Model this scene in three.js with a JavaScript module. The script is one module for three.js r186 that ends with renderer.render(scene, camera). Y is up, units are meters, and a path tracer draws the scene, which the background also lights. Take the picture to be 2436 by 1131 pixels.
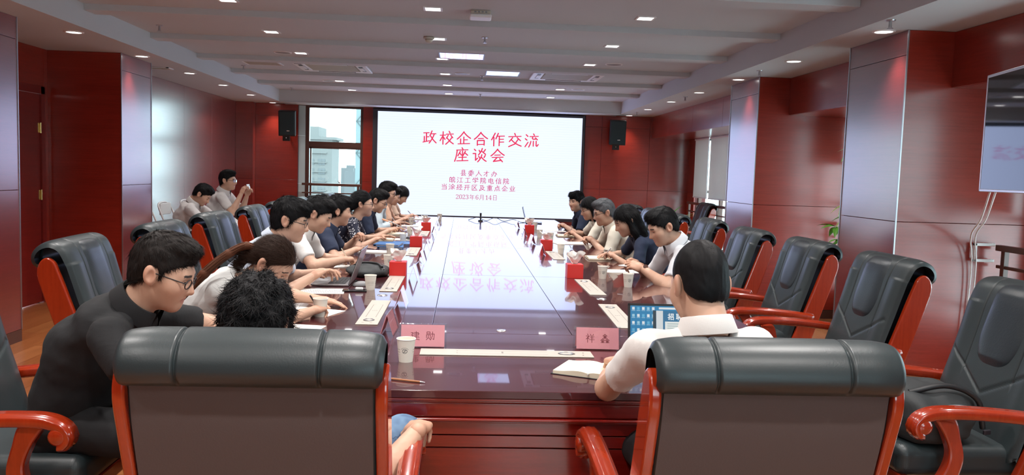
import * as THREE from 'three';
import { RoundedBoxGeometry } from 'three/addons/geometries/RoundedBoxGeometry.js';
import { mergeGeometries, toCreasedNormals } from 'three/addons/utils/BufferGeometryUtils.js';
import { RectAreaLightUniformsLib } from 'three/addons/lights/RectAreaLightUniformsLib.js';

// ---------- camera, sky, exposure, lamp strengths ----------
RectAreaLightUniformsLib.init();
const scene = new THREE.Scene();
const camera = new THREE.PerspectiveCamera(2 * Math.atan(565.5 / 1930) * 180 / Math.PI, 2436 / 1131, 0.05, 400);
camera.position.set(0, 1.55, 0);
camera.rotation.set(-4.636 * Math.PI / 180, -3.57 * Math.PI / 180, 1.837 * Math.PI / 180, 'YXZ');
const renderer = new THREE.WebGLRenderer();
renderer.toneMapping = THREE.LinearToneMapping;
renderer.toneMappingExposure = 1.06;
renderer.shadowMap.enabled = true;
scene.background = new THREE.Color(0.75, 0.93, 1.0);
scene.backgroundIntensity = 6.5;
const LAMP_TRAY = 10, LAMP_SOFFIT = 3.4, SCREEN_GLOW = 1.15, SCREEN_LIGHT = 1.4, LAMP_GLOW = 6;
// ---------- helpers ----------
const PI = Math.PI, V = (x, y, z) => new THREE.Vector3(x, y, z);
let seed = 7;
const rnd = () => { seed = (seed * 1664525 + 1013904223) >>> 0; return seed / 4294967296; };
const rr = (a, b) => a + (b - a) * rnd();
const taken = {};
function numbered(n) { taken[n] = (taken[n] || 0) + 1; return taken[n] === 1 ? n : n + '_' + String(taken[n] - 1).padStart(3, '0'); }
function flat(g) { const o = g.index ? g.toNonIndexed() : g; for (const k of Object.keys(o.attributes)) if (!['position', 'normal', 'uv'].includes(k)) o.deleteAttribute(k); if (!o.attributes.uv) o.setAttribute('uv', new THREE.BufferAttribute(new Float32Array(o.attributes.position.count * 2), 2)); return o; }
const merge = (gs) => gs.length === 1 ? gs[0] : mergeGeometries(gs.map(flat));
function boxUV(g, s = 1, turn = false) { // uv in metres by the face's own direction
  const p = g.attributes.position, n = g.attributes.normal, a = new Float32Array(p.count * 2);
  for (let i = 0; i < p.count; i++) {
    const nx = Math.abs(n.getX(i)), ny = Math.abs(n.getY(i)), nz = Math.abs(n.getZ(i));
    let u, v;
    if (ny >= nx && ny >= nz) { u = p.getX(i); v = p.getZ(i); } else if (nx > nz) { u = p.getZ(i); v = p.getY(i); } else { u = p.getX(i); v = p.getY(i); }
    a[2 * i] = (turn ? v : u) * s; a[2 * i + 1] = (turn ? u : v) * s;
  }
  g.setAttribute('uv', new THREE.BufferAttribute(a, 2)); return g;
}
function bx(w, h, d, x = 0, y = 0, z = 0, r = 0, seg = 1) {
  const g = r ? new RoundedBoxGeometry(w, h, d, seg, Math.min(r, w / 2.01, h / 2.01, d / 2.01)) : new THREE.BoxGeometry(w, h, d);
  g.translate(x, y, z); return boxUV(g);
}
const b2 = (x0, x1, y0, y1, z0, z1, r = 0) => bx(x1 - x0, y1 - y0, z1 - z0, (x0 + x1) / 2, (y0 + y1) / 2, (z0 + z1) / 2, r);
function cyl(r0, r1, h, x = 0, y = 0, z = 0, seg = 20) { const g = new THREE.CylinderGeometry(r0, r1, h, seg); g.translate(x, y, z); return g; }
function tube(pts, r, seg = 24, rad = 8) { return new THREE.TubeGeometry(new THREE.CatmullRomCurve3(pts.map((p) => p.isVector3 ? p : V(...p))), seg, r, rad); }
function rod(a, b, r, rad = 8) { const A = V(...a), B = V(...b), d = B.clone().sub(A), g = new THREE.CylinderGeometry(r, r, d.length(), rad); g.applyQuaternion(new THREE.Quaternion().setFromUnitVectors(V(0, 1, 0), d.normalize())); g.translate((A.x + B.x) / 2, (A.y + B.y) / 2, (A.z + B.z) / 2); return g; }
const lathe = (pts, seg = 28) => new THREE.LatheGeometry(pts.map((p) => new THREE.Vector2(p[0], p[1])), seg);
function extrude(pts, depth, bevel = 0.004, curve = false, seg = 2) { // outline [x,y] in metres, extruded along z and centred on z=0
  const s = new THREE.Shape();
  if (curve) { s.moveTo(...pts[0]); s.splineThru(pts.slice(1).concat([pts[0]]).map((p) => new THREE.Vector2(...p))); } else s.setFromPoints(pts.map((p) => new THREE.Vector2(...p)));
  const g = new THREE.ExtrudeGeometry(s, { depth: depth - 2 * bevel, bevelEnabled: bevel > 0, bevelThickness: bevel, bevelSize: bevel, bevelOffset: -bevel, bevelSegments: seg, curveSegments: 24 });
  g.translate(0, 0, -depth / 2 + bevel); return g;
}
function mesh(name, geos, m, parent) {
  const o = new THREE.Mesh(merge(Array.isArray(geos) ? geos : [geos]), m);
  o.name = parent ? name : numbered(name); o.castShadow = o.receiveShadow = true; (parent || scene).add(o); return o;
}
function tag(o, label, category, group) { o.userData.label = label; o.userData.category = category; if (group) o.userData.group = group; return o; }
function thing(name, label, category, pos = [0, 0, 0], turn = 0, group) {
  const o = new THREE.Group(); o.name = numbered(name); scene.add(o); o.position.set(...pos); o.rotation.y = turn; return tag(o, label, category, group);
}
function struct(name, geos, m) { const o = mesh(name, geos, m); o.name = name; o.userData.kind = 'structure'; return o; }
function structGroup(name) { const o = new THREE.Group(); o.name = name; o.userData.kind = 'structure'; scene.add(o); return o; }
function copy(root, pos, turn, label, group) { const r = root.clone(); r.name = numbered(root.userData.base || root.name); r.userData = { ...root.userData }; scene.add(r); r.position.set(...pos); r.rotation.set(0, turn, 0); if (label) r.userData.label = label; if (group) r.userData.group = group; return r; }

// value noise
const NT = new Float32Array(4096); { let s = 99; for (let i = 0; i < 4096; i++) { s = (s * 1103515245 + 12345) & 0x7fffffff; NT[i] = (s >> 8) % 10000 / 5000 - 1; } }
function hash3(i, j, k) { return NT[((i * 73 + j * 179 + k * 283) ^ (i * 7 + (j >> 1) * 31 + k * 13)) & 4095]; }
function noise3(x, y, z) {
  const i = Math.floor(x), j = Math.floor(y), k = Math.floor(z); let u = x - i, v = y - j, w = z - k;
  u = u * u * (3 - 2 * u); v = v * v * (3 - 2 * v); w = w * w * (3 - 2 * w);
  const L = (a, b, t) => a + (b - a) * t;
  return L(L(L(hash3(i, j, k), hash3(i + 1, j, k), u), L(hash3(i, j + 1, k), hash3(i + 1, j + 1, k), u), v), L(L(hash3(i, j, k + 1), hash3(i + 1, j, k + 1), u), L(hash3(i, j + 1, k + 1), hash3(i + 1, j + 1, k + 1), u), v), w);
}
// tileable 2d noise
function tnoise(x, y, px, py, s) {
  const i = Math.floor(x), j = Math.floor(y); let u = x - i, v = y - j; u = u * u * (3 - 2 * u); v = v * v * (3 - 2 * v);
  const H = (a, b) => NT[((((a % px) + px) % px) * 131 + (((b % py) + py) % py) * 313 + s * 777) & 4095];
  return (H(i, j) * (1 - u) + H(i + 1, j) * u) * (1 - v) + (H(i, j + 1) * (1 - u) + H(i + 1, j + 1) * u) * v;
}
function tex(w, h, fn, srgb = true) {
  const d = new Uint8Array(w * h * 4);
  for (let y = 0; y < h; y++) for (let x = 0; x < w; x++) { const c = fn(x / w, y / h); for (let k = 0; k < 3; k++) d[(y * w + x) * 4 + k] = Math.max(0, Math.min(255, c[k] ?? c[0])); d[(y * w + x) * 4 + 3] = 255; }
  const t = new THREE.DataTexture(d, w, h); t.wrapS = t.wrapT = THREE.RepeatWrapping; t.magFilter = THREE.LinearFilter; t.minFilter = THREE.LinearMipmapLinearFilter; t.generateMipmaps = true;
  if (srgb) t.colorSpace = THREE.SRGBColorSpace; t.needsUpdate = true; return t;
}
const lin = (r, g, b) => new THREE.Color().setRGB(r, g, b);
const P = (o) => new THREE.MeshPhysicalMaterial(o);
function canvasTex(w, h, draw) { const c = document.createElement('canvas'); c.width = w; c.height = h; draw(c.getContext('2d'), w, h); const t = new THREE.CanvasTexture(c); t.colorSpace = THREE.SRGBColorSpace; return t; }

// ---------- materials ----------
const grain = (s, ax, ay) => (u, v) => { // streaks along u
  const n = tnoise(u * 4, v * 90, 4, 90, s) * 14 + tnoise(u * 10, v * 220, 10, 220, s + 1) * 12 + tnoise(u * 3, v * 16, 3, 16, s + 2) * 15 + tnoise(u * 60, v * 256, 60, 256, s + 3) * 8;
  return [226 + n * 0.55, 223 + n * 0.66, 219 + n * 0.72];
};
const T_wood = tex(512, 512, grain(1)), T_wood2 = tex(512, 512, grain(5));
const T_cord = tex(256, 256, (u, v) => [128 + tnoise(u * 40, v * 40, 40, 40, 3) * 60 + tnoise(u * 90, v * 90, 90, 90, 4) * 50], false); // leather grain relief
const T_cloth = tex(256, 256, (u, v) => [128 + Math.sin(u * 128 * PI) * 30 + Math.sin(v * 128 * PI) * 30 + tnoise(u * 60, v * 60, 60, 60, 3) * 30], false);
const T_plaster = tex(256, 256, (u, v) => [128 + tnoise(u * 70, v * 70, 70, 70, 8) * 60 + tnoise(u * 20, v * 20, 20, 20, 9) * 30], false);
const rep = (t, a, b) => { const c = t.clone(); c.repeat.set(a, b); c.needsUpdate = true; return c; };
const M = {
  wall: P({ color: lin(0.36, 0.030, 0.016), map: T_wood, roughness: 0.32, clearcoat: 1, clearcoatRoughness: 0.2, ior: 1.5, specularIntensity: 0.5 }),
  lacquer: P({ color: lin(0.24, 0.024, 0.026), map: T_wood, roughness: 0.28, ior: 2.1, clearcoat: 1, clearcoatRoughness: 0.2 }), // high-gloss pillar fronts
  core: P({ color: lin(0.10, 0.012, 0.012), roughness: 0.6 }),
  door: P({ color: lin(0.26, 0.022, 0.018), map: T_wood2, roughness: 0.3 }),
  plaster: P({ color: lin(0.545, 0.56, 0.58), roughness: 0.8, bumpMap: T_plaster, bumpScale: 0.0006 }),
  white: P({ color: lin(0.78, 0.78, 0.78), roughness: 0.45 }),
  beige: P({ color: lin(0.55, 0.50, 0.42), roughness: 0.5 }),
  grey: P({ color: lin(0.25, 0.25, 0.26), roughness: 0.5 }),
  black: P({ color: lin(0.012, 0.013, 0.015), roughness: 0.45 }),
  dark: P({ color: lin(0.025, 0.022, 0.03), roughness: 0.4 }),
  brass: P({ color: lin(0.75, 0.55, 0.25), metalness: 1, roughness: 0.25 }),
  chrome: P({ color: lin(0.75, 0.75, 0.77), metalness: 1, roughness: 0.2 }),
  steel: P({ color: lin(0.45, 0.45, 0.47), metalness: 0.9, roughness: 0.35 }),
  frame: P({ color: lin(0.085, 0.035, 0.025), roughness: 0.35 }),
  tabletop: P({ color: lin(0.085, 0.020, 0.026), map: T_wood2, roughness: 0.2, specularIntensity: 0.3, clearcoat: 0.82, clearcoatRoughness: 0.025 }),
  tableside: P({ color: lin(0.30, 0.014, 0.010), map: T_wood, roughness: 0.22, clearcoat: 1, clearcoatRoughness: 0.08 }),
  chairwood: P({ color: lin(0.42, 0.036, 0.008), map: T_wood, roughness: 0.22, clearcoat: 1, clearcoatRoughness: 0.05 }),
  leather: P({ color: lin(0.022, 0.032, 0.035), roughness: 0.40, bumpMap: rep(T_cord, 8, 8), bumpScale: 0.00015 }),
  pad: P({ color: lin(0.020, 0.028, 0.034), roughness: 0.33, bumpMap: rep(T_cord, 5, 5), bumpScale: 0.0004 }),
  backvinyl: P({ color: lin(0.078, 0.060, 0.060), roughness: 0.62, bumpMap: rep(T_cord, 6, 6), bumpScale: 0.0003 }),
  glass: P({ color: lin(0.93, 0.98, 0.98), roughness: 0.0, transmission: 1, thickness: 0, ior: 1.45 }),
  acrylic: P({ color: lin(0.95, 0.97, 0.98), roughness: 0.02, transmission: 1, thickness: 0, ior: 1.49 }),
  blind: P({ color: lin(0.78, 0.77, 0.74), roughness: 0.95, transmission: 0.24, thickness: 0 }),
  paper: P({ color: lin(0.82, 0.81, 0.78), roughness: 0.8 }),
  cream: P({ color: lin(0.78, 0.72, 0.56), roughness: 0.8 }),
  leaf: P({ color: lin(0.10, 0.30, 0.03), roughness: 0.45, side: THREE.DoubleSide }),
  leaf2: P({ color: lin(0.30, 0.38, 0.10), roughness: 0.45, side: THREE.DoubleSide }),
  pot: P({ color: lin(0.6, 0.58, 0.55), roughness: 0.3 }),
  soil: P({ color: lin(0.03, 0.02, 0.015), roughness: 0.95 }),
};
// ---------- room ----------
const CE = 2.89, SO = 2.68, FZ = -15.5, BZ = 3.0, XL = -4.45, XR = 4.35;
{ // floor: a slab with laminate planks on it
  const fl = structGroup('floor');
  mesh('subfloor', b2(XL - 0.2, XR + 0.2, -0.2, -0.012, FZ - 0.2, BZ + 0.2), M.core, fl);
  const mats = [[0.46, 0.17, 0.055], [0.42, 0.145, 0.045], [0.50, 0.19, 0.065], [0.44, 0.155, 0.05]].map((c, i) => P({ color: lin(...c), map: i % 2 ? T_wood : T_wood2, roughness: 0.3, clearcoat: 0.5, clearcoatRoughness: 0.2 }));
  const W = 0.195, L = 1.4, rest = [], all = [];
  let row = 0;
  for (let x = XL; x < XR - 0.01; x += W, row++) for (let z = BZ + (row % 3) * -0.45 + 0.9; z > FZ; z -= L) {
    const z1 = Math.min(z, BZ), z0 = Math.max(z - L, FZ), x1 = Math.min(x + W, XR); if (z1 - z0 < 0.05) continue;
    all.push([x, x1, z0, z1, (Math.min(Math.abs(x + 4), Math.abs(x - 3.6))) + (z0 > -3 ? 9 : 0) + (z0 < -12 ? 3 : 0)]);
  }
  all.sort((a, b) => a[4] - b[4]);
  all.forEach(([x0, x1, z0, z1], i) => { const g = b2(x0 + 0.001, x1 - 0.001, -0.012, 0, z0 + 0.001, z1 - 0.001); boxUV(g, 1, true); if (i < 290) mesh('plank', g, mats[i % 4], fl); else rest.push(g); });
  const r = mesh('planking', rest, mats[0], fl); r.userData.kind = 'stuff';
}
// wood panels: one box per panel, thin shadow gaps between
function panels(parent, axis, at, dir, us, ys, th = 0.02, m = M.wall) { // axis 'x': plane x=at, us along z; axis 'z': plane z=at, us along x
  for (let i = 0; i + 1 < us.length; i++) for (let j = 0; j + 1 < ys.length; j++) {
    const a = Math.min(us[i], us[i + 1]) + 0.002, b = Math.max(us[i], us[i + 1]) - 0.002, y0 = ys[j] + 0.002, y1 = ys[j + 1] - 0.002;
    const c0 = Math.min(at, at + dir * th), c1 = Math.max(at, at + dir * th);
    mesh('panel', axis === 'x' ? b2(c0, c1, y0, y1, a, b, 0.0015) : b2(a, b, y0, y1, c0, c1, 0.0015), m, parent);
  }
}
const YS = [0.1, 1.27, 2.5, SO];
{ // left side
  const w = structGroup('wall_left');
  mesh('masonry', [b2(XL - 0.2, XL, 0, 3.1, FZ - 0.2, -8.85), b2(XL - 0.2, XL, 0, 3.1, -7.85, BZ + 0.2), b2(XL - 0.2, XL, 2.22, 3.1, -8.85, -7.85), b2(XL, -4.22, 0, SO, FZ, -9.84)], M.core, w);
  panels(w, 'x', -4.22, 1, [-9.84, -11.2, -12.55, -13.9, -15.3], [0.1, SO], 0.02, M.lacquer);
  panels(w, 'x', XL, 1, [-8.92, -9.0], [0.1, SO]); panels(w, 'x', XL, 1, [-6.97, -7.78], [0.1, SO]); panels(w, 'x', XL, 1, [-7.78, -8.92], [2.28, SO]);
  panels(w, 'x', XL, 1, [BZ, 1.5, 0, -1.5, -3, -4.5, -6.1], [0.1, 1.27, SO]);
  const p0 = structGroup('pillar_1'), p1 = structGroup('pillar_2');
  for (const [p, z0, z1] of [[p0, -6.97, -6.1], [p1, -9.84, -9.0]]) {
    mesh('core', b2(XL, -3.69, 0, SO, z0 + 0.02, z1 - 0.02), M.core, p);
    panels(p, 'x', -3.69, 1, [z0, z1], YS, 0.02, M.lacquer); panels(p, 'z', z1 - 0.02, 1, [XL, -3.672], [0.1, SO]); panels(p, 'z', z0 + 0.02, -1, [XL, -3.672], [0.1, SO]);
    for (const z of [z0 + 0.001, z1 - 0.001]) mesh('corner_strip', b2(-3.674, -3.664, 0.1, SO, z - 0.005, z + 0.005), M.steel, p);
  }
  const pc = structGroup('pillar_3');
  mesh('core', b2(XL, -3.9, 0, SO, FZ, -15.32), M.core, pc); panels(pc, 'z', -15.32, 1, [-4.2, -3.88], [0.1, 1.27, SO]); panels(pc, 'x', -3.9, 1, [-15.32, FZ], [0.1, SO]);
  const d = structGroup('door_1');
  mesh('leaf', b2(XL - 0.03, XL + 0.012, 0.012, 2.2, -8.84, -7.86, 0.003), M.door, d);
  mesh('door_frame', [b2(XL - 0.02, XL + 0.03, 0, 2.28, -8.92, -8.845), b2(XL - 0.02, XL + 0.03, 0, 2.28, -7.855, -7.78), b2(XL - 0.02, XL + 0.03, 2.205, 2.28, -8.92, -7.78)], M.door, d);
  for (const y of [0.35, 1.15, 1.85]) mesh('hinge', [rod([XL + 0.022, y - 0.055, -8.842], [XL + 0.022, y + 0.055, -8.842], 0.008), b2(XL + 0.0125, XL + 0.015, y - 0.05, y + 0.05, -8.84, -8.8)], M.brass, d);
  mesh('handle', [rod([XL + 0.012, 1.02, -7.95], [XL + 0.06, 1.02, -7.95], 0.009), rod([XL + 0.06, 1.02, -7.95], [XL + 0.06, 1.02, -8.08], 0.009)], M.brass, d);
}
{ // far wall with window and panels
  const w = structGroup('wall_far');
  mesh('masonry', [b2(XL - 0.2, -3.1, 0, 3.1, FZ - 0.2, FZ), b2(-1.9, XR + 0.2, 0, 3.1, FZ - 0.2, FZ), b2(-3.1, -1.9, 2.66, 3.1, FZ - 0.2, FZ), b2(-3.1, -1.9, 0, 0.3, FZ - 0.2, FZ)], M.core, w);
  panels(w, 'z', FZ, 1, [-3.88, -3.1], [0.1, 1.27, 2.45, SO]);
  panels(w, 'z', FZ, 1, [-1.9, -1.715], [0.1, 1.27, SO]);
  panels(w, 'z', FZ, 1, [2.3, 2.62, 3.55, XR], [0.1, 1.27, 2.45, SO]);
  panels(w, 'z', FZ, 1, [-1.62, 0.3, 2.3], [0.1, 0.62]);
}
{ // right side: windows in recesses between pillars, bulkheads above
  const w = structGroup('wall_right'), sill = 0.3, head = 2.27;
  const win = [[-15.0, -9.95], [-8.75, -6.85], [-5.65, -2.2]];
  const solid = [[FZ - 0.2, -15.0], [-9.95, -8.75], [-6.85, -5.65], [-2.2, BZ + 0.2]];
  mesh('masonry', [...solid.map(([a, b]) => b2(XR, XR + 0.2, 0, 3.1, a, b)), ...win.flatMap(([a, b]) => [b2(XR, XR + 0.2, 0, sill, a, b), b2(XR, XR + 0.2, head, 3.1, a, b)])], M.core, w);
  panels(w, 'x', XR, -1, [-15.48, -15.0], [0.1, 1.27, head]);
  for (const [a, b] of win) panels(w, 'x', XR, -1, [a, (a + b) / 2, b], [0.05, sill]);
  panels(w, 'x', XR, -1, [-2.2, -0.8, 0.6, BZ], [0.1, 1.27, head]);
  for (const [n, z0, z1] of [['pillar_4', -9.8, -8.87], ['pillar_5', -6.76, -5.86], ['pillar_6', -2.3, -1.4]]) {
    const p = structGroup(n);
    mesh('core', b2(3.25, XR, 0, SO, z0 + 0.02, z1 - 0.02), M.core, p);
    panels(p, 'x', 3.25, -1, [z0, z1], YS, 0.02, M.lacquer); panels(p, 'z', z1 - 0.02, 1, [3.232, XR], [0.1, 1.27, SO]); panels(p, 'z', z0 + 0.02, -1, [3.232, XR], [0.1, 1.27, SO]);
    for (const z of [z0 + 0.001, z1 - 0.001]) mesh('corner_strip', b2(3.224, 3.234, 0.1, SO, z - 0.005, z + 0.005), M.steel, p);
  }
  let k = 0;
  for (const zs of [[FZ, -14.2, -12.7, -11.2, -9.8], [-8.87, -7.3, -6.76], [-5.86, -4, -2.3]]) {
    const b = structGroup('bulkhead_' + ++k), z0 = zs[0], z1 = zs[zs.length - 1];
    mesh('core', b2(3.60, XR + 0.01, head + 0.012, SO, z0, z1), M.core, b);
    panels(b, 'x', 3.60, -1, zs, [head, SO]); panels(b, 'x', 3.60, 1, [z0, z1], [head, head + 0.012]);
    mesh('panel', b2(3.602, XR, head, head + 0.012, z0 + 0.002, z1 - 0.002), M.wall, b);
  }
  win.forEach(([a, b], i) => {
    const g = structGroup('window_' + (i + 2)), n = Math.round((b - a) / 1.25), fr = [];
    for (let j = 0; j <= n; j++) { const z = a + (b - a) * j / n; fr.push(b2(XR + 0.06, XR + 0.12, sill, head, z - 0.03, z + 0.03)); }
    for (const y of [sill + 0.02, 1.3, head - 0.02]) fr.push(b2(XR + 0.06, XR + 0.12, y - 0.025, y + 0.025, a, b));
    mesh('window_frame', fr, M.frame, g);
    for (let j = 0; j < n; j++) for (const [y0, y1] of [[sill, 1.3], [1.3, head]]) mesh('pane', b2(XR + 0.088, XR + 0.092, y0, y1, a + (b - a) * j / n, a + (b - a) * (j + 1) / n), M.glass, g);
    mesh('window_sill', b2(XR - 0.06, XR + 0.15, sill - 0.01, sill + 0.02, a, b, 0.004), M.plaster, g);
  });
}
{ // wall behind the viewer
  const w = structGroup('wall_near'); mesh('masonry', [b2(XL - 0.2, 0.3, 0, 3.1, BZ, BZ + 0.2), b2(3.3, XR + 0.2, 0, 3.1, BZ, BZ + 0.2), b2(0.3, 3.3, 0, 0.8, BZ, BZ + 0.2), b2(0.3, 3.3, 2.3, 3.1, BZ, BZ + 0.2)], M.core, w);
  panels(w, 'z', BZ, -1, [XL, -3, -1.4, 0.3], [0.1, 1.27, SO]); panels(w, 'z', BZ, -1, [3.3, XR], [0.1, 1.27, SO]); panels(w, 'z', BZ, -1, [0.3, 1.8, 3.3], [0.1, 0.8]); panels(w, 'z', BZ, -1, [0.3, 1.8, 3.3], [2.3, SO]);
  const g = structGroup('window_5'), fr = []; for (const x of [0.3, 1.8, 3.3]) fr.push(b2(x - 0.03, x + 0.03, 0.8, 2.3, BZ + 0.06, BZ + 0.12)); for (const y of [0.82, 1.6, 2.28]) fr.push(b2(0.3, 3.3, y - 0.025, y + 0.025, BZ + 0.06, BZ + 0.12)); mesh('window_frame', fr, M.frame, g);
  for (let i = 0; i < 2; i++) for (const [y0, y1] of [[0.8, 1.6], [1.6, 2.3]]) mesh('pane', b2(0.3 + i * 1.5, 1.8 + i * 1.5, y0, y1, BZ + 0.088, BZ + 0.092), M.glass, g);
}
{ // skirting
  struct('baseboard_left', [b2(XL, XL + 0.018, 0, 0.1, -6.1, BZ), b2(-4.22, -4.198, 0, 0.1, -15.3, -9.84), b2(-3.69, -3.668, 0, 0.1, -6.97, -6.1), b2(-3.69, -3.668, 0, 0.1, -9.84, -9.0), b2(XL, -3.668, 0, 0.1, -9.0, -8.982), b2(XL, -3.668, 0, 0.1, -6.1, -6.08)], M.frame);
  struct('baseboard_right', [b2(3.228, 3.25, 0, 0.1, -9.8, -8.87), b2(3.228, 3.25, 0, 0.1, -6.76, -5.86), b2(3.228, XR, 0, 0.1, -8.89, -8.872), b2(3.228, XR, 0, 0.1, -5.88, -5.862), b2(XR - 0.02, XR, 0, 0.05, -15, -9.9)], M.frame);
  struct('baseboard_far', [b2(-3.88, -3.1, 0, 0.1, FZ, FZ + 0.022), b2(-1.9, XR, 0, 0.1, FZ, FZ + 0.022)], M.frame);
}
// ---------- ceiling ----------
const TX0 = -3.33, TX1 = 2.87, TZ0 = -14.93, TZ1 = 1.8;
{
  const c = structGroup('ceiling');
  mesh('tray', b2(TX0 - 0.05, TX1 + 0.05, CE, CE + 0.15, TZ0 - 0.05, TZ1 + 0.05), M.plaster, c);
  mesh('soffit', [b2(XL - 0.2, TX0, SO, CE + 0.15, FZ - 0.2, BZ + 0.2), b2(TX1, XR + 0.2, SO, CE + 0.15, FZ - 0.2, BZ + 0.2), b2(TX0, TX1, SO, CE + 0.15, FZ - 0.2, TZ0), b2(TX0, TX1, SO, CE + 0.15, TZ1, BZ + 0.2)], M.plaster, c);
  for (let z = -13.4; z < 1.5; z += 1.5) mesh('beam', b2(TX0, TX1, CE - 0.055, CE + 0.01, z - 0.22, z, 0.004), M.plaster, c);
  mesh('cornice', [b2(TX0 - 0.0, TX1, SO - 0.012, SO + 0.004, TZ0 - 0.56, TZ0 - 0.0)], M.plaster, c);
}
// lamps
const glow = P({ color: lin(0.9, 0.9, 0.9), emissive: lin(1, 0.97, 0.94), emissiveIntensity: LAMP_GLOW, roughness: 0.5 });
function spot(x, y, z, power, cone) {
  const s = new THREE.SpotLight(lin(1, 0.955, 0.92), power, 0, cone, 1, 2); s.position.set(x, y, z); s.target.position.set(x, 0, z); s.castShadow = true; s.shadow.radius = 2.5; scene.add(s, s.target);
}
const ORD = ['first', 'second', 'third', 'fourth', 'fifth', 'sixth', 'seventh', 'eighth', 'ninth', 'tenth', 'eleventh'];
{
  const rows = [-14.5, -13.05, -11.55, -10.0, -8.5, -6.95, -5.4, -3.9, -2.4, -0.9, 0.6];
  const ring = () => merge([b2(-0.08, 0.08, -0.008, 0.004, -0.08, -0.062), b2(-0.08, 0.08, -0.008, 0.004, 0.062, 0.08), b2(-0.08, -0.062, -0.008, 0.004, -0.062, 0.062), b2(0.062, 0.08, -0.008, 0.004, -0.062, 0.062)]);
  const g1 = ring(), g2 = b2(-0.062, 0.062, -0.005, 0.003, -0.062, 0.062);
  const put = (x, y, z, geo1, geo2, name, label, group, power) => {
    const t = thing(name, label, 'ceiling light', [x, y, z], 0, group);
    mesh('trim_ring', geo1, M.white, t); mesh('diffuser', geo2, glow, t); spot(x, y - 0.02, z, power, y === SO ? 0.8 : 1.25);
  };
  const cols = [[-1.98, 'left column'], [-0.29, 'middle column'], [1.51, 'right column']];
  rows.forEach((z, i) => cols.forEach(([x, cn], c) => {
    if (c !== 1 && i === 2) return; // the air conditioners sit here
    put(x, CE, z, g1, g2, 'square_downlight', z > -6 ? 'square recessed downlight overhead behind the frame' : `square ceiling downlight in the ${cn}, ${ORD[i]} one counted from the screen`, 'square downlights in the ceiling tray', LAMP_TRAY);
  }));
  const rg = lathe([[0.062, 0.004], [0.062, -0.006], [0.068, -0.01], [0.082, -0.006], [0.084, 0.004]]), rd = cyl(0.062, 0.062, 0.006, 0, -0.002, 0, 24);
  [-15.3, -13.75, -12.2, -10.75, -9.2, -7.65, -6.0, -4.4, -2.8, -1.2].forEach((z, i) => {
    put(-3.53, SO, z, rg, rd, 'round_downlight', z > -7 ? 'round recessed downlight overhead in the side soffit outside the frame' : `round downlight in the soffit along the door wall, ${ORD[i]} one from the far corner`, 'round downlights in the soffits', LAMP_SOFFIT);
    put(3.09, SO, z + 0.04, rg, rd, 'round_downlight', z > -5.5 ? 'round recessed downlight overhead in the side soffit outside the frame' : `round downlight in the soffit along the window wall, ${ORD[i]} one from the far corner`, 'round downlights in the soffits', LAMP_SOFFIT);
  });
}
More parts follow.
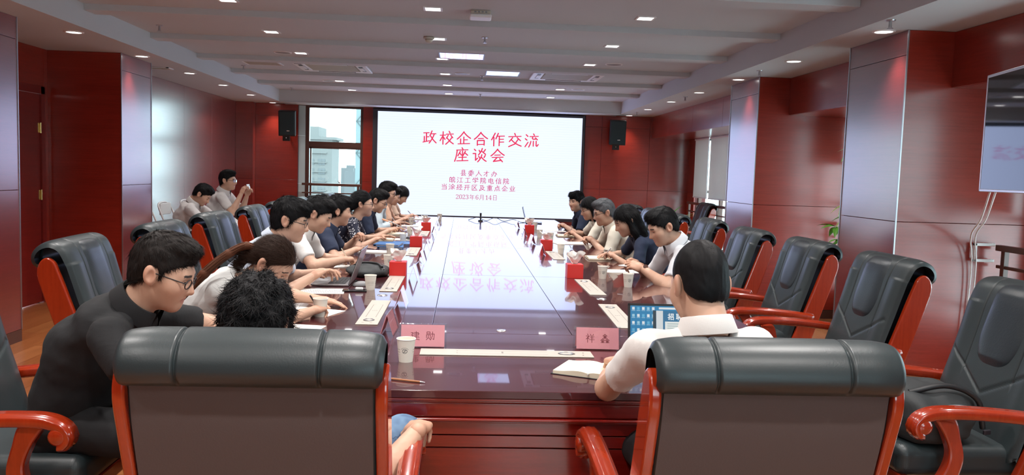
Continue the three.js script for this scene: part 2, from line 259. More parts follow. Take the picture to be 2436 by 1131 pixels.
// ---------- writing: characters as brush strokes on a 100-unit square ----------
const WATER = '10,8 22,20;4,36 16,46;4,92 24,62;', MAN = '30,6 6,52;22,36 22,95;', WAN = '68,3 74,13;48,18 46,32;48,18 96,18 92,30;56,38 86,38;46,54 96,54;62,56 58,78 42,96;76,56 76,88 84,93 97,80';
const JIN = '50,4 26,28 4,42;50,6 74,28 96,40;32,42 68,42;18,60 84,60;50,42 50,92;28,68 36,82;74,66 66,82;8,93 94,93';
const shift = (s, k, dx, dy) => s.split(';').map((q) => q.split(' ').map((p) => { const [x, y] = p.split(',').map(Number); return (x * k + dx) + ',' + (y * k + dy); }).join(' ')).join(';');
const HAN = {
  政: '8,20 46,20;28,20 28,78;28,48 46,48;13,45 13,80;4,84 50,76;66,8 52,40;60,28 94,28;82,30 72,60 48,92;58,44 72,70 96,92',
  校: '4,32 42,32;24,8 24,95;24,34 4,70;26,45 38,62;66,6 72,18;46,26 96,26;60,34 48,54;78,34 92,52;84,52 72,74 44,96;54,54 70,78 97,95',
  企: '50,5 30,35 4,55;50,8 70,35 97,52;50,42 50,88;50,62 76,62;28,55 28,88;10,89 92,89',
  合: '50,5 28,36 4,52;50,8 72,36 97,50;32,48 68,48;26,62 26,95;26,62 74,62 74,95;26,90 74,90',
  作: MAN + '52,8 36,46;46,28 96,28;60,28 60,95;60,50 90,50;60,70 92,70',
  交: '48,4 54,18;6,26 94,26;34,34 12,60;66,34 90,56;72,48 52,78 8,96;28,50 52,78 96,95',
  流: WATER + '62,4 68,14;36,22 96,22;58,24 44,46 82,40;76,32 90,46;44,56 42,74 30,95;62,56 62,90;82,56 82,88 88,92 97,80',
  座: '52,3 58,13;14,18 94,18;18,18 16,60 2,96;40,28 24,58;38,40 48,54;76,28 60,58;74,40 92,56;30,70 84,70;56,26 56,94;16,94 96,94',
  谈: '12,8 22,18;4,38 22,38 22,86 36,72;46,16 52,28;90,12 80,26;68,4 62,28 42,48;68,26 92,46;44,58 50,70;90,54 82,68;66,48 60,76 38,97;66,68 80,86 97,95',
  会: '50,4 28,34 4,50;50,7 72,34 97,48;30,46 70,46;12,62 90,62;48,62 22,90 78,84;66,72 86,94',
  县: '28,6 28,58;28,6 72,6 72,58;28,23 72,23;28,40 72,40;6,60 94,60;48,62 20,92 80,84;66,72 88,96',
  委: '74,4 24,14;6,26 94,26;50,12 50,52;48,26 8,50;52,28 92,48;44,50 26,76 66,96;70,58 52,84 12,97;4,64 96,64',
  人: '50,6 42,50 4,94;48,30 66,66 97,92', 才: '8,30 92,30;58,6 58,94 44,86;56,32 34,60 8,78',
  办: '22,34 78,34 72,90 56,84;48,6 44,50 10,95;16,48 8,70;86,46 94,64',
  皖: '22,4 14,18;6,20 6,82;6,20 38,20 38,82;6,50 38,50;6,80 38,80;' + WAN, 江: WATER + '40,20 92,20;66,20 66,86;34,88 97,88', 工: '14,18 86,18;50,18 50,86;4,88 96,88',
  学: '18,8 26,22;46,4 52,20;82,6 70,24;8,28 6,44;8,28 92,28 86,42;30,46 72,46 52,60;52,60 52,94 38,88;8,68 94,68',
  院: '10,8 10,95;10,10 34,10 22,40 36,60 20,70;' + WAN, 电: '16,24 16,72;16,24 82,24 82,70;16,46 82,46;16,70 82,70;48,6 48,88 58,94 94,94 94,80',
  信: MAN + '62,4 68,14;40,22 97,22;48,38 90,38;48,54 90,54;50,68 50,96;50,68 88,68 88,96;50,92 88,92',
  当: '50,4 50,36;16,12 28,30;84,10 72,30;14,42 84,42 84,94;20,68 84,68;10,92 84,92',
  涂: WATER + '64,4 50,26 32,42;64,6 80,26 98,40;46,42 84,42;38,58 94,58;65,42 65,95 54,88;50,68 36,86;78,68 94,84',
  经: '26,6 8,34 30,30;34,26 6,62 36,56;4,88 38,76;46,14 86,14 64,36 42,48;66,32 96,48;46,60 92,60;68,60 68,90;42,92 97,92',
  开: '10,16 90,16;4,50 96,50;32,16 30,60 10,95;68,16 68,96', 区: '10,10 90,10;10,10 10,92 94,92;72,22 54,52 24,78;30,30 56,54 80,80',
  及: '14,14 64,14 52,42 82,42 60,76 10,96;32,16 28,60 4,95;28,40 54,76 97,95', 重: '76,3 22,12;4,24 96,24;22,36 22,64;22,36 78,36 78,64;22,50 78,50;22,63 78,63;50,10 50,92;14,78 86,78;4,93 96,93',
  点: '50,4 50,36;50,20 84,20;22,38 22,66;22,38 78,38 78,66;22,64 78,64;16,76 6,94;36,78 40,94;58,78 66,94;80,76 94,94', 业: '36,8 36,88;64,8 64,88;12,32 26,70;88,28 74,68;4,90 96,90',
  年: '30,4 10,32;24,20 86,20;26,44 82,44;26,44 26,66;4,66 96,66;56,20 56,97', 月: '26,8 26,60 10,95;26,8 78,8 78,92 64,88;26,34 78,34;26,58 78,58', 日: '22,8 22,92;22,8 78,8 78,92;22,48 78,48;22,88 78,88',
  建: '40,16 84,16 84,44;32,30 96,30;40,44 84,44;40,58 90,58;34,72 96,72;62,4 62,86;6,18 28,18 12,46 28,46 8,90;6,60 24,84 97,94',
  勋: '12,8 12,28;12,8 46,8 46,28;12,26 46,26;8,38 8,72;8,38 50,38 50,72;29,46 26,72 6,94;34,74 50,92;56,30 92,30 88,90 76,84;74,6 72,52 52,95',
  祥: '20,4 28,14;6,26 38,26 6,60;22,44 22,96;28,46 38,56;54,6 62,18;88,4 80,18;46,26 96,26;50,46 92,46;42,66 98,66;70,26 70,97',
  鑫: shift(JIN, 0.5, 25, 0) + ';' + shift(JIN, 0.48, 0, 51) + ';' + shift(JIN, 0.48, 52, 51),
  招: '4,28 40,28;24,6 24,92 12,86;4,64 40,52;48,12 90,12 86,46 74,40;66,14 60,34 44,52;50,58 50,95;50,58 90,58 90,95;50,90 90,90',
  聘: '4,12 44,12;12,12 12,72;34,12 34,95;12,32 34,32;12,52 34,52;4,78 44,68;54,16 54,48;54,16 92,16 92,48;54,32 92,32;54,47 92,47;73,4 73,47;46,58 98,58;64,58 58,72 88,72 84,94 70,92',
};
function han(c, ch, cx, cy, size, w = 8, slant = 0.06) { // one character centred on cx, cy
  const k = size / 100; c.lineCap = c.lineJoin = 'round';
  for (const q of HAN[ch].split(';')) {
    const p = q.split(' ').map((s) => { const [x, y] = s.split(',').map(Number); return [cx + (x - 50) * k, cy + (y - 50 - (x - 50) * slant) * k]; });
    const [a, b] = [p[0], p[p.length - 1]], horiz = p.length === 2 && Math.abs(b[1] - a[1]) < Math.abs(b[0] - a[0]) * 0.25;
    c.lineWidth = w * k * (horiz ? 0.8 : 1); c.beginPath(); c.moveTo(...a);
    if (p.length === 3 && Math.abs((p[1][0] - a[0]) * (b[1] - p[1][1]) - (p[1][1] - a[1]) * (b[0] - p[1][0])) < 900 * k * k && slant) c.quadraticCurveTo(...p[1], ...b); else for (const r of p.slice(1)) c.lineTo(...r);
    c.stroke();
  }
}
// ---------- LED wall screen ----------
const SX0 = -1.617, SX1 = 2.228, SY0 = 0.685, SY1 = 2.60, SZ = -15.4;
{
  const W = 2048, H = 1024;
  const pic = canvasTex(W, H, (c) => {
    c.fillStyle = '#dfe8fb'; c.fillRect(0, 0, W, H);
    for (let y = 0; y < H; y += 8) { c.fillStyle = y % 24 ? 'rgba(200,214,245,0.30)' : 'rgba(190,205,242,0.55)'; c.fillRect(0, y, W, 2); }
    const line = (s, x0, x1, y, size, w, col) => { c.strokeStyle = col; [...s].forEach((ch, i) => han(c, ch, (x0 + (x1 - x0) * (s.length > 1 ? i / (s.length - 1) : 0)) * W, y * H, size, w)); };
    line('政校企合作交流', 0.252, 0.752, 0.235, 142, 8.5, '#d8164a'); line('座谈会', 0.410, 0.586, 0.395, 142, 8.5, '#d8164a');
    line('县委人才办', 0.421, 0.572, 0.575, 62, 8.5, '#c03468'); line('皖江工学院电信院', 0.368, 0.632, 0.645, 62, 8.5, '#c03468'); line('当涂经开区及重点企业', 0.329, 0.664, 0.716, 62, 8.5, '#c03468');
    c.fillStyle = c.strokeStyle = '#b84468'; c.font = '62px serif'; c.textBaseline = 'middle';
    let x = 0.386 * W; for (const ch of '2023年6月14日') { if (HAN[ch]) { han(c, ch, x + 33, 0.812 * H, 56, 7, 0); x += 66; } else { c.fillText(ch, x, 0.812 * H); x += 33; } }
  });
  const s = thing('led_screen', 'large white LED wall screen showing crimson Chinese meeting title', 'screen', [(SX0 + SX1) / 2, SY0, SZ]);
  const w = SX1 - SX0, h = SY1 - SY0;
  mesh('display', new THREE.PlaneGeometry(w, h).translate(0, h / 2, 0.012), P({ color: lin(0.02, 0.02, 0.02), roughness: 0.4, emissive: lin(1, 1, 1), emissiveMap: pic, emissiveIntensity: SCREEN_GLOW }), s);
  mesh('cabinet', b2(-w / 2, w / 2, 0, h, -0.085, 0.008), M.black, s);
  mesh('bezel', [b2(-w / 2 - 0.09, -w / 2, -0.06, h + 0.045, -0.09, 0.03, 0.004), b2(w / 2, w / 2 + 0.05, -0.06, h + 0.045, -0.09, 0.03, 0.004), b2(-w / 2, w / 2, h, h + 0.045, -0.09, 0.03, 0.004), b2(-w / 2, w / 2, -0.06, 0, -0.09, 0.03, 0.004)], M.dark, s);
  const l = new THREE.RectAreaLight(lin(0.36, 0.50, 1.0), SCREEN_LIGHT, w, h); l.position.set((SX0 + SX1) / 2, (SY0 + SY1) / 2, SZ + 0.02); l.rotation.y = PI; l.lookAt((SX0 + SX1) / 2, (SY0 + SY1) / 2, 0); scene.add(l);
}
// ---------- conference table ----------
const TC = 0.21, TW = 1.35, TN = -2.86, TF = -13.6, TH = 0.76;
{
  const t = thing('conference_table', 'long glossy dark red conference table filling the room', 'table', [TC, 0, 0]);
  const L = -0.345, R = 0.345, g = 0.0012, zs = [-3.9, -6.1, -8.35, -10.6, -12.55, TF];
  const top = (x0, x1, z0, z1) => mesh('top_panel', b2(x0 + g, x1 - g, TH - 0.028, TH, z0 + g, z1 - g, 0.0022), M.tabletop, t);
  top(-TW, TW, -3.9, TN);
  for (let i = 0; i + 1 < zs.length; i++) { top(-TW, L, zs[i + 1], zs[i]); top(L, R, zs[i + 1], zs[i]); top(R, TW, zs[i + 1], zs[i]); }
  const ringBox = (o, y0, y1, r = 0.004) => [b2(-TW + o, TW - o, y0, y1, TN - o - 0.06, TN - o, r), b2(-TW + o, TW - o, y0, y1, TF + o, TF + o + 0.06, r), b2(-TW + o, -TW + o + 0.06, y0, y1, TF + o, TN - o, r), b2(TW - o - 0.06, TW - o, y0, y1, TF + o, TN - o, r)];
  mesh('top_core', b2(-TW + 0.03, TW - 0.03, TH - 0.06, TH - 0.03, TF + 0.03, TN - 0.03), M.core, t);
  mesh('edge_moulding', [...ringBox(0.006, TH - 0.040, TH - 0.029), ...ringBox(0.02, TH - 0.05, TH - 0.04)], M.tableside, t);
  mesh('apron', ringBox(0.026, TH - 0.105, TH - 0.05, 0.006), M.tableside, t);
  mesh('lower_moulding', [...ringBox(0.012, TH - 0.116, TH - 0.105), ...ringBox(0.02, TH - 0.124, TH - 0.116)], M.tableside, t);
  const px = TW - 0.42; // pedestal stands back under the sides, and nearly flush at the ends
  for (const [y0, y1, o] of [[0.585, 0.634, 0.045], [0.535, 0.58, 0.052], [0.09, 0.53, 0.06]]) { mesh('end_panel', b2(-TW + 0.05, TW - 0.05, y0, y1, TN - o - 0.03, TN - o, 0.003), M.tableside, t); mesh('end_panel', b2(-TW + 0.05, TW - 0.05, y0, y1, TF + o, TF + o + 0.03, 0.003), M.tableside, t); }
  mesh('plinth', b2(-TW + 0.08, TW - 0.08, 0, 0.09, TN - 0.1, TN - 0.075), M.core, t);
  mesh('pedestal', b2(-px, px, 0, TH - 0.06, TF + 0.1, TN - 0.1), M.tableside, t);
}
// ---------- leather meeting chair with lacquered wooden arms ----------
function spline2(pts, n, closed = false) { return new THREE.CatmullRomCurve3(pts.map((p) => V(0, p[1], p[0])), closed, 'centripetal').getSpacedPoints(n).map((p) => [p.z, p.y]); }
function gridGeo(nu, nv, fn, closeV = false) { // fn(i,j) -> [x,y,z]
  const pos = [], uv = [], idx = [];
  for (let i = 0; i <= nu; i++) for (let j = 0; j <= nv; j++) { const p = fn(i / nu, j / nv, i, j); pos.push(...p); uv.push(p[0], p[1]); }
  for (let i = 0; i < nu; i++) for (let j = 0; j < nv; j++) { const a = i * (nv + 1) + j, b = a + nv + 1; idx.push(a, b, a + 1, b, b + 1, a + 1); }
  const g = new THREE.BufferGeometry(); g.setAttribute('position', new THREE.Float32BufferAttribute(pos, 3)); g.setAttribute('uv', new THREE.Float32BufferAttribute(uv, 2)); g.setIndex(idx); g.computeVertexNormals(); return g;
}
const gauss = (d, w) => Math.exp(-(d * d) / (w * w));
function makeChair() {
  const t = thing('meeting_chair', 'chair', 'chair');
  // backrest: closed side profile (z, y), swept across the width
  const prof = [[-0.14, 0.43], [-0.175, 0.55], [-0.215, 0.68], [-0.26, 0.82], [-0.295, 0.94], [-0.325, 1.035], [-0.36, 1.098], [-0.41, 1.12], [-0.463, 1.104], [-0.494, 1.066], [-0.497, 1.025], [-0.478, 0.998], [-0.45, 0.992], [-0.436, 0.90], [-0.398, 0.76], [-0.348, 0.60], [-0.293, 0.44]];
  const NV = 230, P2 = spline2([...prof, prof[0]], NV), nrm = P2.map((p, j) => { const a = P2[(j + NV - 1) % NV], b = P2[(j + 1) % NV], dz = b[0] - a[0], dy = b[1] - a[1], l = Math.hypot(dz, dy) || 1; return [dy / l, -dz / l]; });
  const HW = 0.312, XS = []; for (let i = 0; i <= 64; i++) XS.push(-1 + i / 32); for (const c of [-0.165, 0.165]) for (const d of [-12, -8, -5, -3, -1.5, 0, 1.5, 3, 5, 8, 12]) XS.push((c + d / 1000) / HW); XS.sort((a, b) => a - b); const NU = XS.length - 1;
  let rollEnd = 0, best = 9; P2.forEach((p, j) => { const d = Math.hypot(p[0] + 0.482, p[1] - 1.0); if (d < best) { best = d; rollEnd = j; } });
  const bk = gridGeo(NU, NV, (u, v, i, j) => {
    const s = XS[i], e = Math.abs(s), x = s * (HW + 0.018 * gauss((j / NV - 0.46) / 0.16, 1)), p = P2[j % NV], n = nrm[j % NV];
    const front = j < NV * 0.36, roll = j >= NV * 0.30 && j < rollEnd, fade = roll ? Math.min(1, (rollEnd - j) / 5) : 1;
    let d = front || roll ? 0.014 * (1 - e ** 4) * fade : 0;
    if (front || roll) {
      d -= 0.008 * gauss(Math.abs(s) * HW - 0.165, 0.0042) * (p[1] > 0.74 || roll ? 1 : Math.max(0, (p[1] - 0.68) / 0.06));
      if (front && p[1] < 0.86) { const yv = 0.635 + Math.abs(x) * 0.55; d -= 0.007 * gauss(p[1] - yv, 0.0065) * Math.min(1, Math.abs(x) * 20 + 0.6) * (Math.abs(x) < 0.28 ? 1 : 0); }
      d += 0.010 * gauss(e - 0.80, 0.16) * (front ? 1 : 0.3);
    }
    const edge = e > 0.93 ? 1 - Math.sqrt(Math.max(0, 1 - ((e - 0.93) / 0.07) ** 2)) : 0;
    d -= edge * 0.02;
    return [x, p[1] - n[1] * -d * 0 + (-n[1]) * -d, p[0] + n[0] * d];
  });
  mesh('backrest', bk, M.leather, t);
  // U-shaped headrest pad over the roll
  const pb = spline2([[-0.236, 0.73], [-0.272, 0.84], [-0.31, 0.96], [-0.335, 1.035], [-0.365, 1.092], [-0.41, 1.112]], 60);
  mesh('headrest_pad', gridGeo(30, 60, (u, v, i, j) => {
    const p = pb[j], s = u * 2 - 1, low = Math.min(1, v / 0.42), w = 0.148 * Math.sqrt(Math.max(0, 1 - (1 - low) ** 2)) + 0.001, a = pb[Math.max(0, j - 1)], b = pb[Math.min(60, j + 1)], l = Math.hypot(b[0] - a[0], b[1] - a[1]);
    const th = 0.030 * Math.pow(Math.max(0, 1 - Math.abs(s) ** 3.5), 0.5) * Math.min(1, low * 3) * (v > 0.8 ? Math.max(0, (1 - v) / 0.2) ** 0.6 : 1) + 0.004;
    return [s * w, p[1] + (-(b[0] - a[0]) / l) * th, p[0] + (b[1] - a[1]) / l * th];
  }), M.pad, t);
  const rear = prof.slice(12); // rear panel
  mesh('back_panel', gridGeo(2, 12, (u, v) => { const q = spline2(rear, 12)[Math.round(v * 12)]; return [(u * 2 - 1) * 0.3, q[1], q[0] - 0.004]; }), M.backvinyl, t);
  // wooden side panels
  const side = [[-0.13, 0.36], [-0.195, 0.52], [-0.25, 0.66], [-0.30, 0.80], [-0.338, 0.91], [-0.362, 0.975], [-0.385, 1.03], [-0.422, 1.05], [-0.455, 1.022], [-0.465, 0.96], [-0.44, 0.87], [-0.398, 0.74], [-0.352, 0.60], [-0.30, 0.44], [-0.285, 0.36]];
  const sg = extrude(side.map(([z, y]) => [-z, y]), 0.032, 0.008, true, 3); sg.rotateY(PI / 2); boxUV(sg, 1, true);
  for (const s of [-1, 1]) mesh('side_panel', sg.clone().translate(s * 0.323, 0, 0), M.chairwood, t);
  // arms: fluted sweep ending in a scroll
  const ap = spline2([[-0.30, 0.615], [-0.15, 0.635], [0.02, 0.65], [0.16, 0.655], [0.25, 0.65], [0.305, 0.628], [0.322, 0.595], [0.302, 0.568], [0.276, 0.572]], 44);
  for (const s of [-1, 1]) {
    const arm = gridGeo(44, 32, (u, v, i) => {
      const p = ap[i], a = ap[Math.max(0, i - 1)], b = ap[Math.min(44, i + 1)], l = Math.hypot(b[0] - a[0], b[1] - a[1]), th = v * 2 * PI, wide = 0.031 + 0.006 * u, tall = 0.025 * (1 - 0.25 * Math.max(0, u - 0.8) / 0.2) * (i === 0 || i === 44 ? 0.01 : 1);
      const cx = Math.sign(Math.cos(th)) * Math.abs(Math.cos(th)) ** 0.7 * wide * (i === 44 || i === 0 ? 0.01 : 1), n = Math.sign(Math.sin(th)) * Math.abs(Math.sin(th)) ** 0.8 * tall + (Math.sin(th) > 0.1 ? 0.0022 * Math.cos(cx / wide * 4 * PI) : 0);
      return [s * 0.372 + cx, p[1] + n * (b[0] - a[0]) / l, p[0] - n * (b[1] - a[1]) / l];
    });
    const vol = lathe([[0, -0.04], [0.012, -0.04], [0.014, -0.037], [0.020, -0.037], [0.030, -0.033], [0.033, -0.02], [0.031, -0.01], [0.033, 0], [0.031, 0.01], [0.033, 0.02], [0.030, 0.033], [0.020, 0.037], [0.014, 0.037], [0.012, 0.04], [0, 0.04]], 22).rotateZ(PI / 2).translate(s * 0.372, 0.604, 0.292);
    mesh('armrest', [boxUV(arm, 1, true), boxUV(vol, 1, true)], M.chairwood, t);
    const post = extrude([[-0.235, 0.63], [-0.19, 0.56], [-0.165, 0.48], [-0.19, 0.40], [-0.245, 0.33], [-0.21, 0.30], [-0.14, 0.36], [-0.105, 0.46], [-0.125, 0.56], [-0.155, 0.635]], 0.05, 0.009, true, 2); post.rotateY(PI / 2); post.translate(s * 0.352, 0, 0);
    mesh('arm_support', boxUV(post, 1, true), M.chairwood, t);
    mesh('seat_rail', bx(0.05, 0.07, 0.56, s * 0.31, 0.335, 0.02, 0.008, 2), M.chairwood, t);
  }
  mesh('front_rail', bx(0.6, 0.06, 0.04, 0, 0.335, 0.29, 0.008, 2), M.chairwood, t);
  mesh('rear_rail', bx(0.6, 0.06, 0.04, 0, 0.335, -0.23, 0.008, 2), M.chairwood, t);
  const st = new RoundedBoxGeometry(0.57, 0.13, 0.56, 6, 0.045), sp = st.attributes.position;
  for (let i = 0; i < sp.count; i++) if (sp.getY(i) > 0) { const x = sp.getX(i) / 0.285, z = sp.getZ(i) / 0.28; sp.setY(i, sp.getY(i) + 0.022 * (1 - x * x) * (1 - z * z)); }
  st.translate(0, 0.42, 0.04); st.computeVertexNormals(); mesh('seat', st, M.leather, t);
  for (const sx of [-1, 1]) for (const [z, k] of [[0.27, 1], [-0.24, -1]]) {
    const lg = extrude([[-0.028, 0.33], [0.028, 0.33], [0.026, 0.2], [0.04 * k, 0.02], [0.05 * k, 0], [0.012 * k, 0], [0.002 * k - 0.014, 0.16]].map((p) => p), 0.05, 0.006); lg.rotateY(-PI / 2); lg.translate(sx * 0.29, 0, z);
    mesh('leg', boxUV(lg, 1, true), M.chairwood, t);
  }
  return t;
}
const CHAIRS = [];
{
  const proto = makeChair(); let first = true;
  const place = (x, z, turn, label, group) => { let c; if (first) { c = proto; first = false; c.position.set(x, 0, z); c.rotation.y = turn; tag(c, label, 'chair', group); } else c = copy(proto, [x, 0, z], turn, label, group); CHAIRS.push(c); return c; };
  place(-0.513, -2.48, PI, 'leather chair seen from behind, its back hiding the curly-haired person', 'chairs at the near end');
  place(0.832, -2.48, PI, 'leather chair seen from behind under the white-shirted man at the laptop', 'chairs at the near end');
  const left = 'chairs along the door side of the table', right = 'chairs along the window side of the table';
  place(-1.64, -3.17, PI / 2, 'leather chair under the man in the black polo shirt', left);
  place(-1.66, -4.5, PI / 2 + 0.08, 'leather chair behind the woman with the long brown ponytail', left);
  place(-1.67, -5.76, PI / 2, 'leather chair behind the man typing on a laptop', left);
  place(-1.71, -7.03, PI / 2 - 0.05, 'leather chair in front of the two men by the wall, third empty back', left);
  place(-1.71, -8.35, PI / 2, 'leather chair behind the navy polo man, below the far loudspeaker', left);
  place(-1.72, -9.55, PI / 2, 'leather chair behind the woman in the patterned blouse', left);
  place(-1.72, -10.75, PI / 2, 'leather chair behind the man with black-rimmed glasses in navy', left);
  place(-1.72, -11.9, PI / 2, 'leather chair behind the man in the pale blue shirt', left);
  place(-1.72, -13.05, PI / 2, 'leather chair behind the long-haired woman nearest the screen', left);
  place(2.12, -3.40, -PI / 2, 'empty leather chair with a black backpack on its seat', right);
  place(2.14, -4.64, -PI / 2, 'empty leather chair directly beyond the one holding the backpack', right);
  place(2.13, -5.74, -PI / 2, 'leather chair below the green plant beside the wooden pillar', right);
  place(2.10, -6.86, -PI / 2, 'leather chair behind the young man in white reading his phone', right);
  place(2.18, -8.3, -PI / 2, 'leather chair behind the woman in the navy top', right);
  place(2.08, -9.3, -PI / 2, 'leather chair behind the grey-haired man', right);
  place(2.08, -10.5, -PI / 2, 'leather chair behind the woman with glasses in cream', right);
  place(2.08, -11.7, -PI / 2, 'leather chair behind the navy-shirted man nearest the screen', right);
  place(3.72, -13.5, -PI / 2, 'spare leather chair standing by the window blinds', right);
}
// ---------- people: signed-distance bodies meshed with surface nets ----------
function nets(f, lo, hi, h) {
  const n = [0, 1, 2].map((k) => Math.ceil((hi[k] - lo[k]) / h) + 2), [nx, ny, nz] = n, D = new Float32Array(nx * ny * nz), B = 5, R = B * h * 0.87 + h;
  for (let bz = 0; bz < nz; bz += B) for (let by = 0; by < ny; by += B) for (let b = 0; b < nx; b += B) {
    const d = f(lo[0] + (b + B / 2) * h, lo[1] + (by + B / 2) * h, lo[2] + (bz + B / 2) * h), skip = Math.abs(d) > R * 1.5;
    for (let k = bz; k < Math.min(nz, bz + B); k++) for (let j = by; j < Math.min(ny, by + B); j++) for (let i = b; i < Math.min(nx, b + B); i++)
      D[i + nx * (j + ny * k)] = skip ? d : f(lo[0] + i * h, lo[1] + j * h, lo[2] + k * h);
  }
  const id = new Int32Array(nx * ny * nz).fill(-1), pos = [], idx = [], E = [[0, 1], [2, 3], [4, 5], [6, 7], [0, 2], [1, 3], [4, 6], [5, 7], [0, 4], [1, 5], [2, 6], [3, 7]], off = [0, 1, nx, nx + 1, nx * ny, nx * ny + 1, nx * ny + nx, nx * ny + nx + 1];
  for (let k = 0; k < nz - 1; k++) for (let j = 0; j < ny - 1; j++) for (let i = 0; i < nx - 1; i++) {
    const c = i + nx * (j + ny * k); let m = 0; for (let q = 0; q < 8; q++) if (D[c + off[q]] < 0) m |= 1 << q;
    if (m === 0 || m === 255) continue;
    let x = 0, y = 0, z = 0, cnt = 0;
    for (const [a, b] of E) if (((m >> a) & 1) !== ((m >> b) & 1)) { const da = D[c + off[a]], t = da / (da - D[c + off[b]]); x += (a & 1) + t * ((b & 1) - (a & 1)); y += ((a >> 1) & 1) + t * (((b >> 1) & 1) - ((a >> 1) & 1)); z += (a >> 2) + t * ((b >> 2) - (a >> 2)); cnt++; }
    id[c] = pos.length / 3; pos.push(lo[0] + (i + x / cnt) * h, lo[1] + (j + y / cnt) * h, lo[2] + (k + z / cnt) * h);
  }
  const st = [1, nx, nx * ny];
  for (let k = 1; k < nz - 1; k++) for (let j = 1; j < ny - 1; j++) for (let i = 1; i < nx - 1; i++) {
    const c = i + nx * (j + ny * k), a = D[c] < 0;
    for (let ax = 0; ax < 3; ax++) { if (a === (D[c + st[ax]] < 0)) continue; const u = st[(ax + 1) % 3], v = st[(ax + 2) % 3], A = id[c], Bq = id[c - u], C = id[c - u - v], Dq = id[c - v]; if (A < 0 || Bq < 0 || C < 0 || Dq < 0) continue; if (a) idx.push(A, Bq, C, A, C, Dq); else idx.push(A, C, Bq, A, Dq, C); }
  }
  const g = new THREE.BufferGeometry(); g.setAttribute('position', new THREE.Float32BufferAttribute(pos, 3)); g.setIndex(idx); g.computeVertexNormals(); return g;
}
const smin = (a, b, k) => { const h = Math.max(k - Math.abs(a - b), 0) / k; return Math.min(a, b) - h * h * k * 0.25; };
const smax = (a, b, k) => -smin(-a, -b, k);
function cap(a, b, ra, rb = ra) { const [ax, ay, az] = a, dx = b[0] - ax, dy = b[1] - ay, dz = b[2] - az, l = dx * dx + dy * dy + dz * dz || 1e-9; return (x, y, z) => { const px = x - ax, py = y - ay, pz = z - az; let t = (px * dx + py * dy + pz * dz) / l; t = t < 0 ? 0 : t > 1 ? 1 : t; return Math.hypot(px - t * dx, py - t * dy, pz - t * dz) - ra - (rb - ra) * t; }; }
function ell(c, r) { const m = Math.min(...r); return (x, y, z) => { const a = (x - c[0]) / r[0], b = (y - c[1]) / r[1], d = (z - c[2]) / r[2], k = Math.sqrt(a * a + b * b + d * d), q = Math.hypot(a / r[0], b / r[1], d / r[2]); return q < 1e-6 ? -m : k * (k - 1) / q; }; }
const uni = (fs, k) => (x, y, z) => { let d = fs[0](x, y, z); for (let i = 1; i < fs.length; i++) d = smin(d, fs[i](x, y, z), k); return d; };
function paint(g, fn) { const p = g.attributes.position, c = new Float32Array(p.count * 3); for (let i = 0; i < p.count; i++) { const q = fn(p.getX(i), p.getY(i), p.getZ(i)); c[3 * i] = q[0]; c[3 * i + 1] = q[1]; c[3 * i + 2] = q[2]; } g.setAttribute('color', new THREE.BufferAttribute(c, 3)); return g; }
function joinColored(gs) { return mergeGeometries(gs.map((g) => { const o = g.clone(); for (const k of Object.keys(o.attributes)) if (!['position', 'normal', 'color'].includes(k)) o.deleteAttribute(k); return o; })); }

// head in its own frame: origin between the ears at eye height, +z is the face, +y the crown
function headGeo(fem) {
  const j = fem ? 0.9 : 1, skull = uni([ell([0, 0.034, -0.014], [0.075, 0.091, 0.094]), ell([0, -0.018, 0.028], [0.063 * (fem ? 0.97 : 1), 0.088, 0.064]), ell([0, -0.066, 0.030], [0.050 * j, 0.040, 0.052]), cap([0, -0.094, 0.068], [0, -0.088, 0.062], 0.018 * j, 0.024 * j), cap([-0.040, -0.026, 0.056], [0.040, -0.026, 0.056], 0.026)], 0.035);
  const brow = cap([-0.036, 0.020, 0.072], [0.036, 0.020, 0.072], fem ? 0.013 : 0.016), nose = uni([cap([0, 0.012, 0.084], [0, -0.030, 0.105], 0.007, 0.0115), cap([-0.011, -0.034, 0.093], [0.011, -0.034, 0.093], 0.0085)], 0.012);
  const sock = [-1, 1].map((s) => ell([s * 0.032, 0.000, 0.098], [0.019, 0.012, 0.016])), lid = [-1, 1].map((s) => ell([s * 0.031, -0.001, 0.0725], [0.0155, 0.0105, 0.012]));
  const lips = uni([cap([-0.019, -0.0585, 0.080], [0.019, -0.0585, 0.080], 0.0065), cap([0, -0.0575, 0.0885], [0, -0.0575, 0.0885], 0.0072), cap([-0.014, -0.069, 0.082], [0.014, -0.069, 0.082], 0.0075)], 0.007), groove = cap([-0.023, -0.0637, 0.094], [0.023, -0.0637, 0.094], 0.0035);
  const ear = [-1, 1].map((s) => { const o = ell([s * 0.080, -0.006, -0.014], [0.013, 0.033, 0.020]), i = ell([s * 0.091, -0.004, -0.008], [0.010, 0.020, 0.011]); return (x, y, z) => smax(o(x - s * (-z - 0.014) * 0.25, y, z + (y + 0.006) * 0.2), -i(x, y, z), 0.006); });
  const neck = cap([0, -0.06, -0.026], [0, -0.13, -0.042], fem ? 0.047 : 0.054, fem ? 0.050 : 0.058);
  const f = (x, y, z) => { let d = skull(x, y, z); d = smin(d, brow(x, y, z), 0.02); for (const s of sock) d = smax(d, -s(x, y, z), 0.012); for (const s of lid) d = smin(d, s(x, y, z), 0.004); d = smin(d, nose(x, y, z), 0.012); d = smin(d, lips(x, y, z), 0.005); d = smax(d, -groove(x, y, z), 0.004); for (const e of ear) d = smin(d, e(x, y, z), 0.006); return smin(d, neck(x, y, z), 0.03); };
  return nets(f, [-0.11, -0.16, -0.125], [0.11, 0.14, 0.13], 0.0028);
}
const HEADS = [headGeo(false), headGeo(true)];
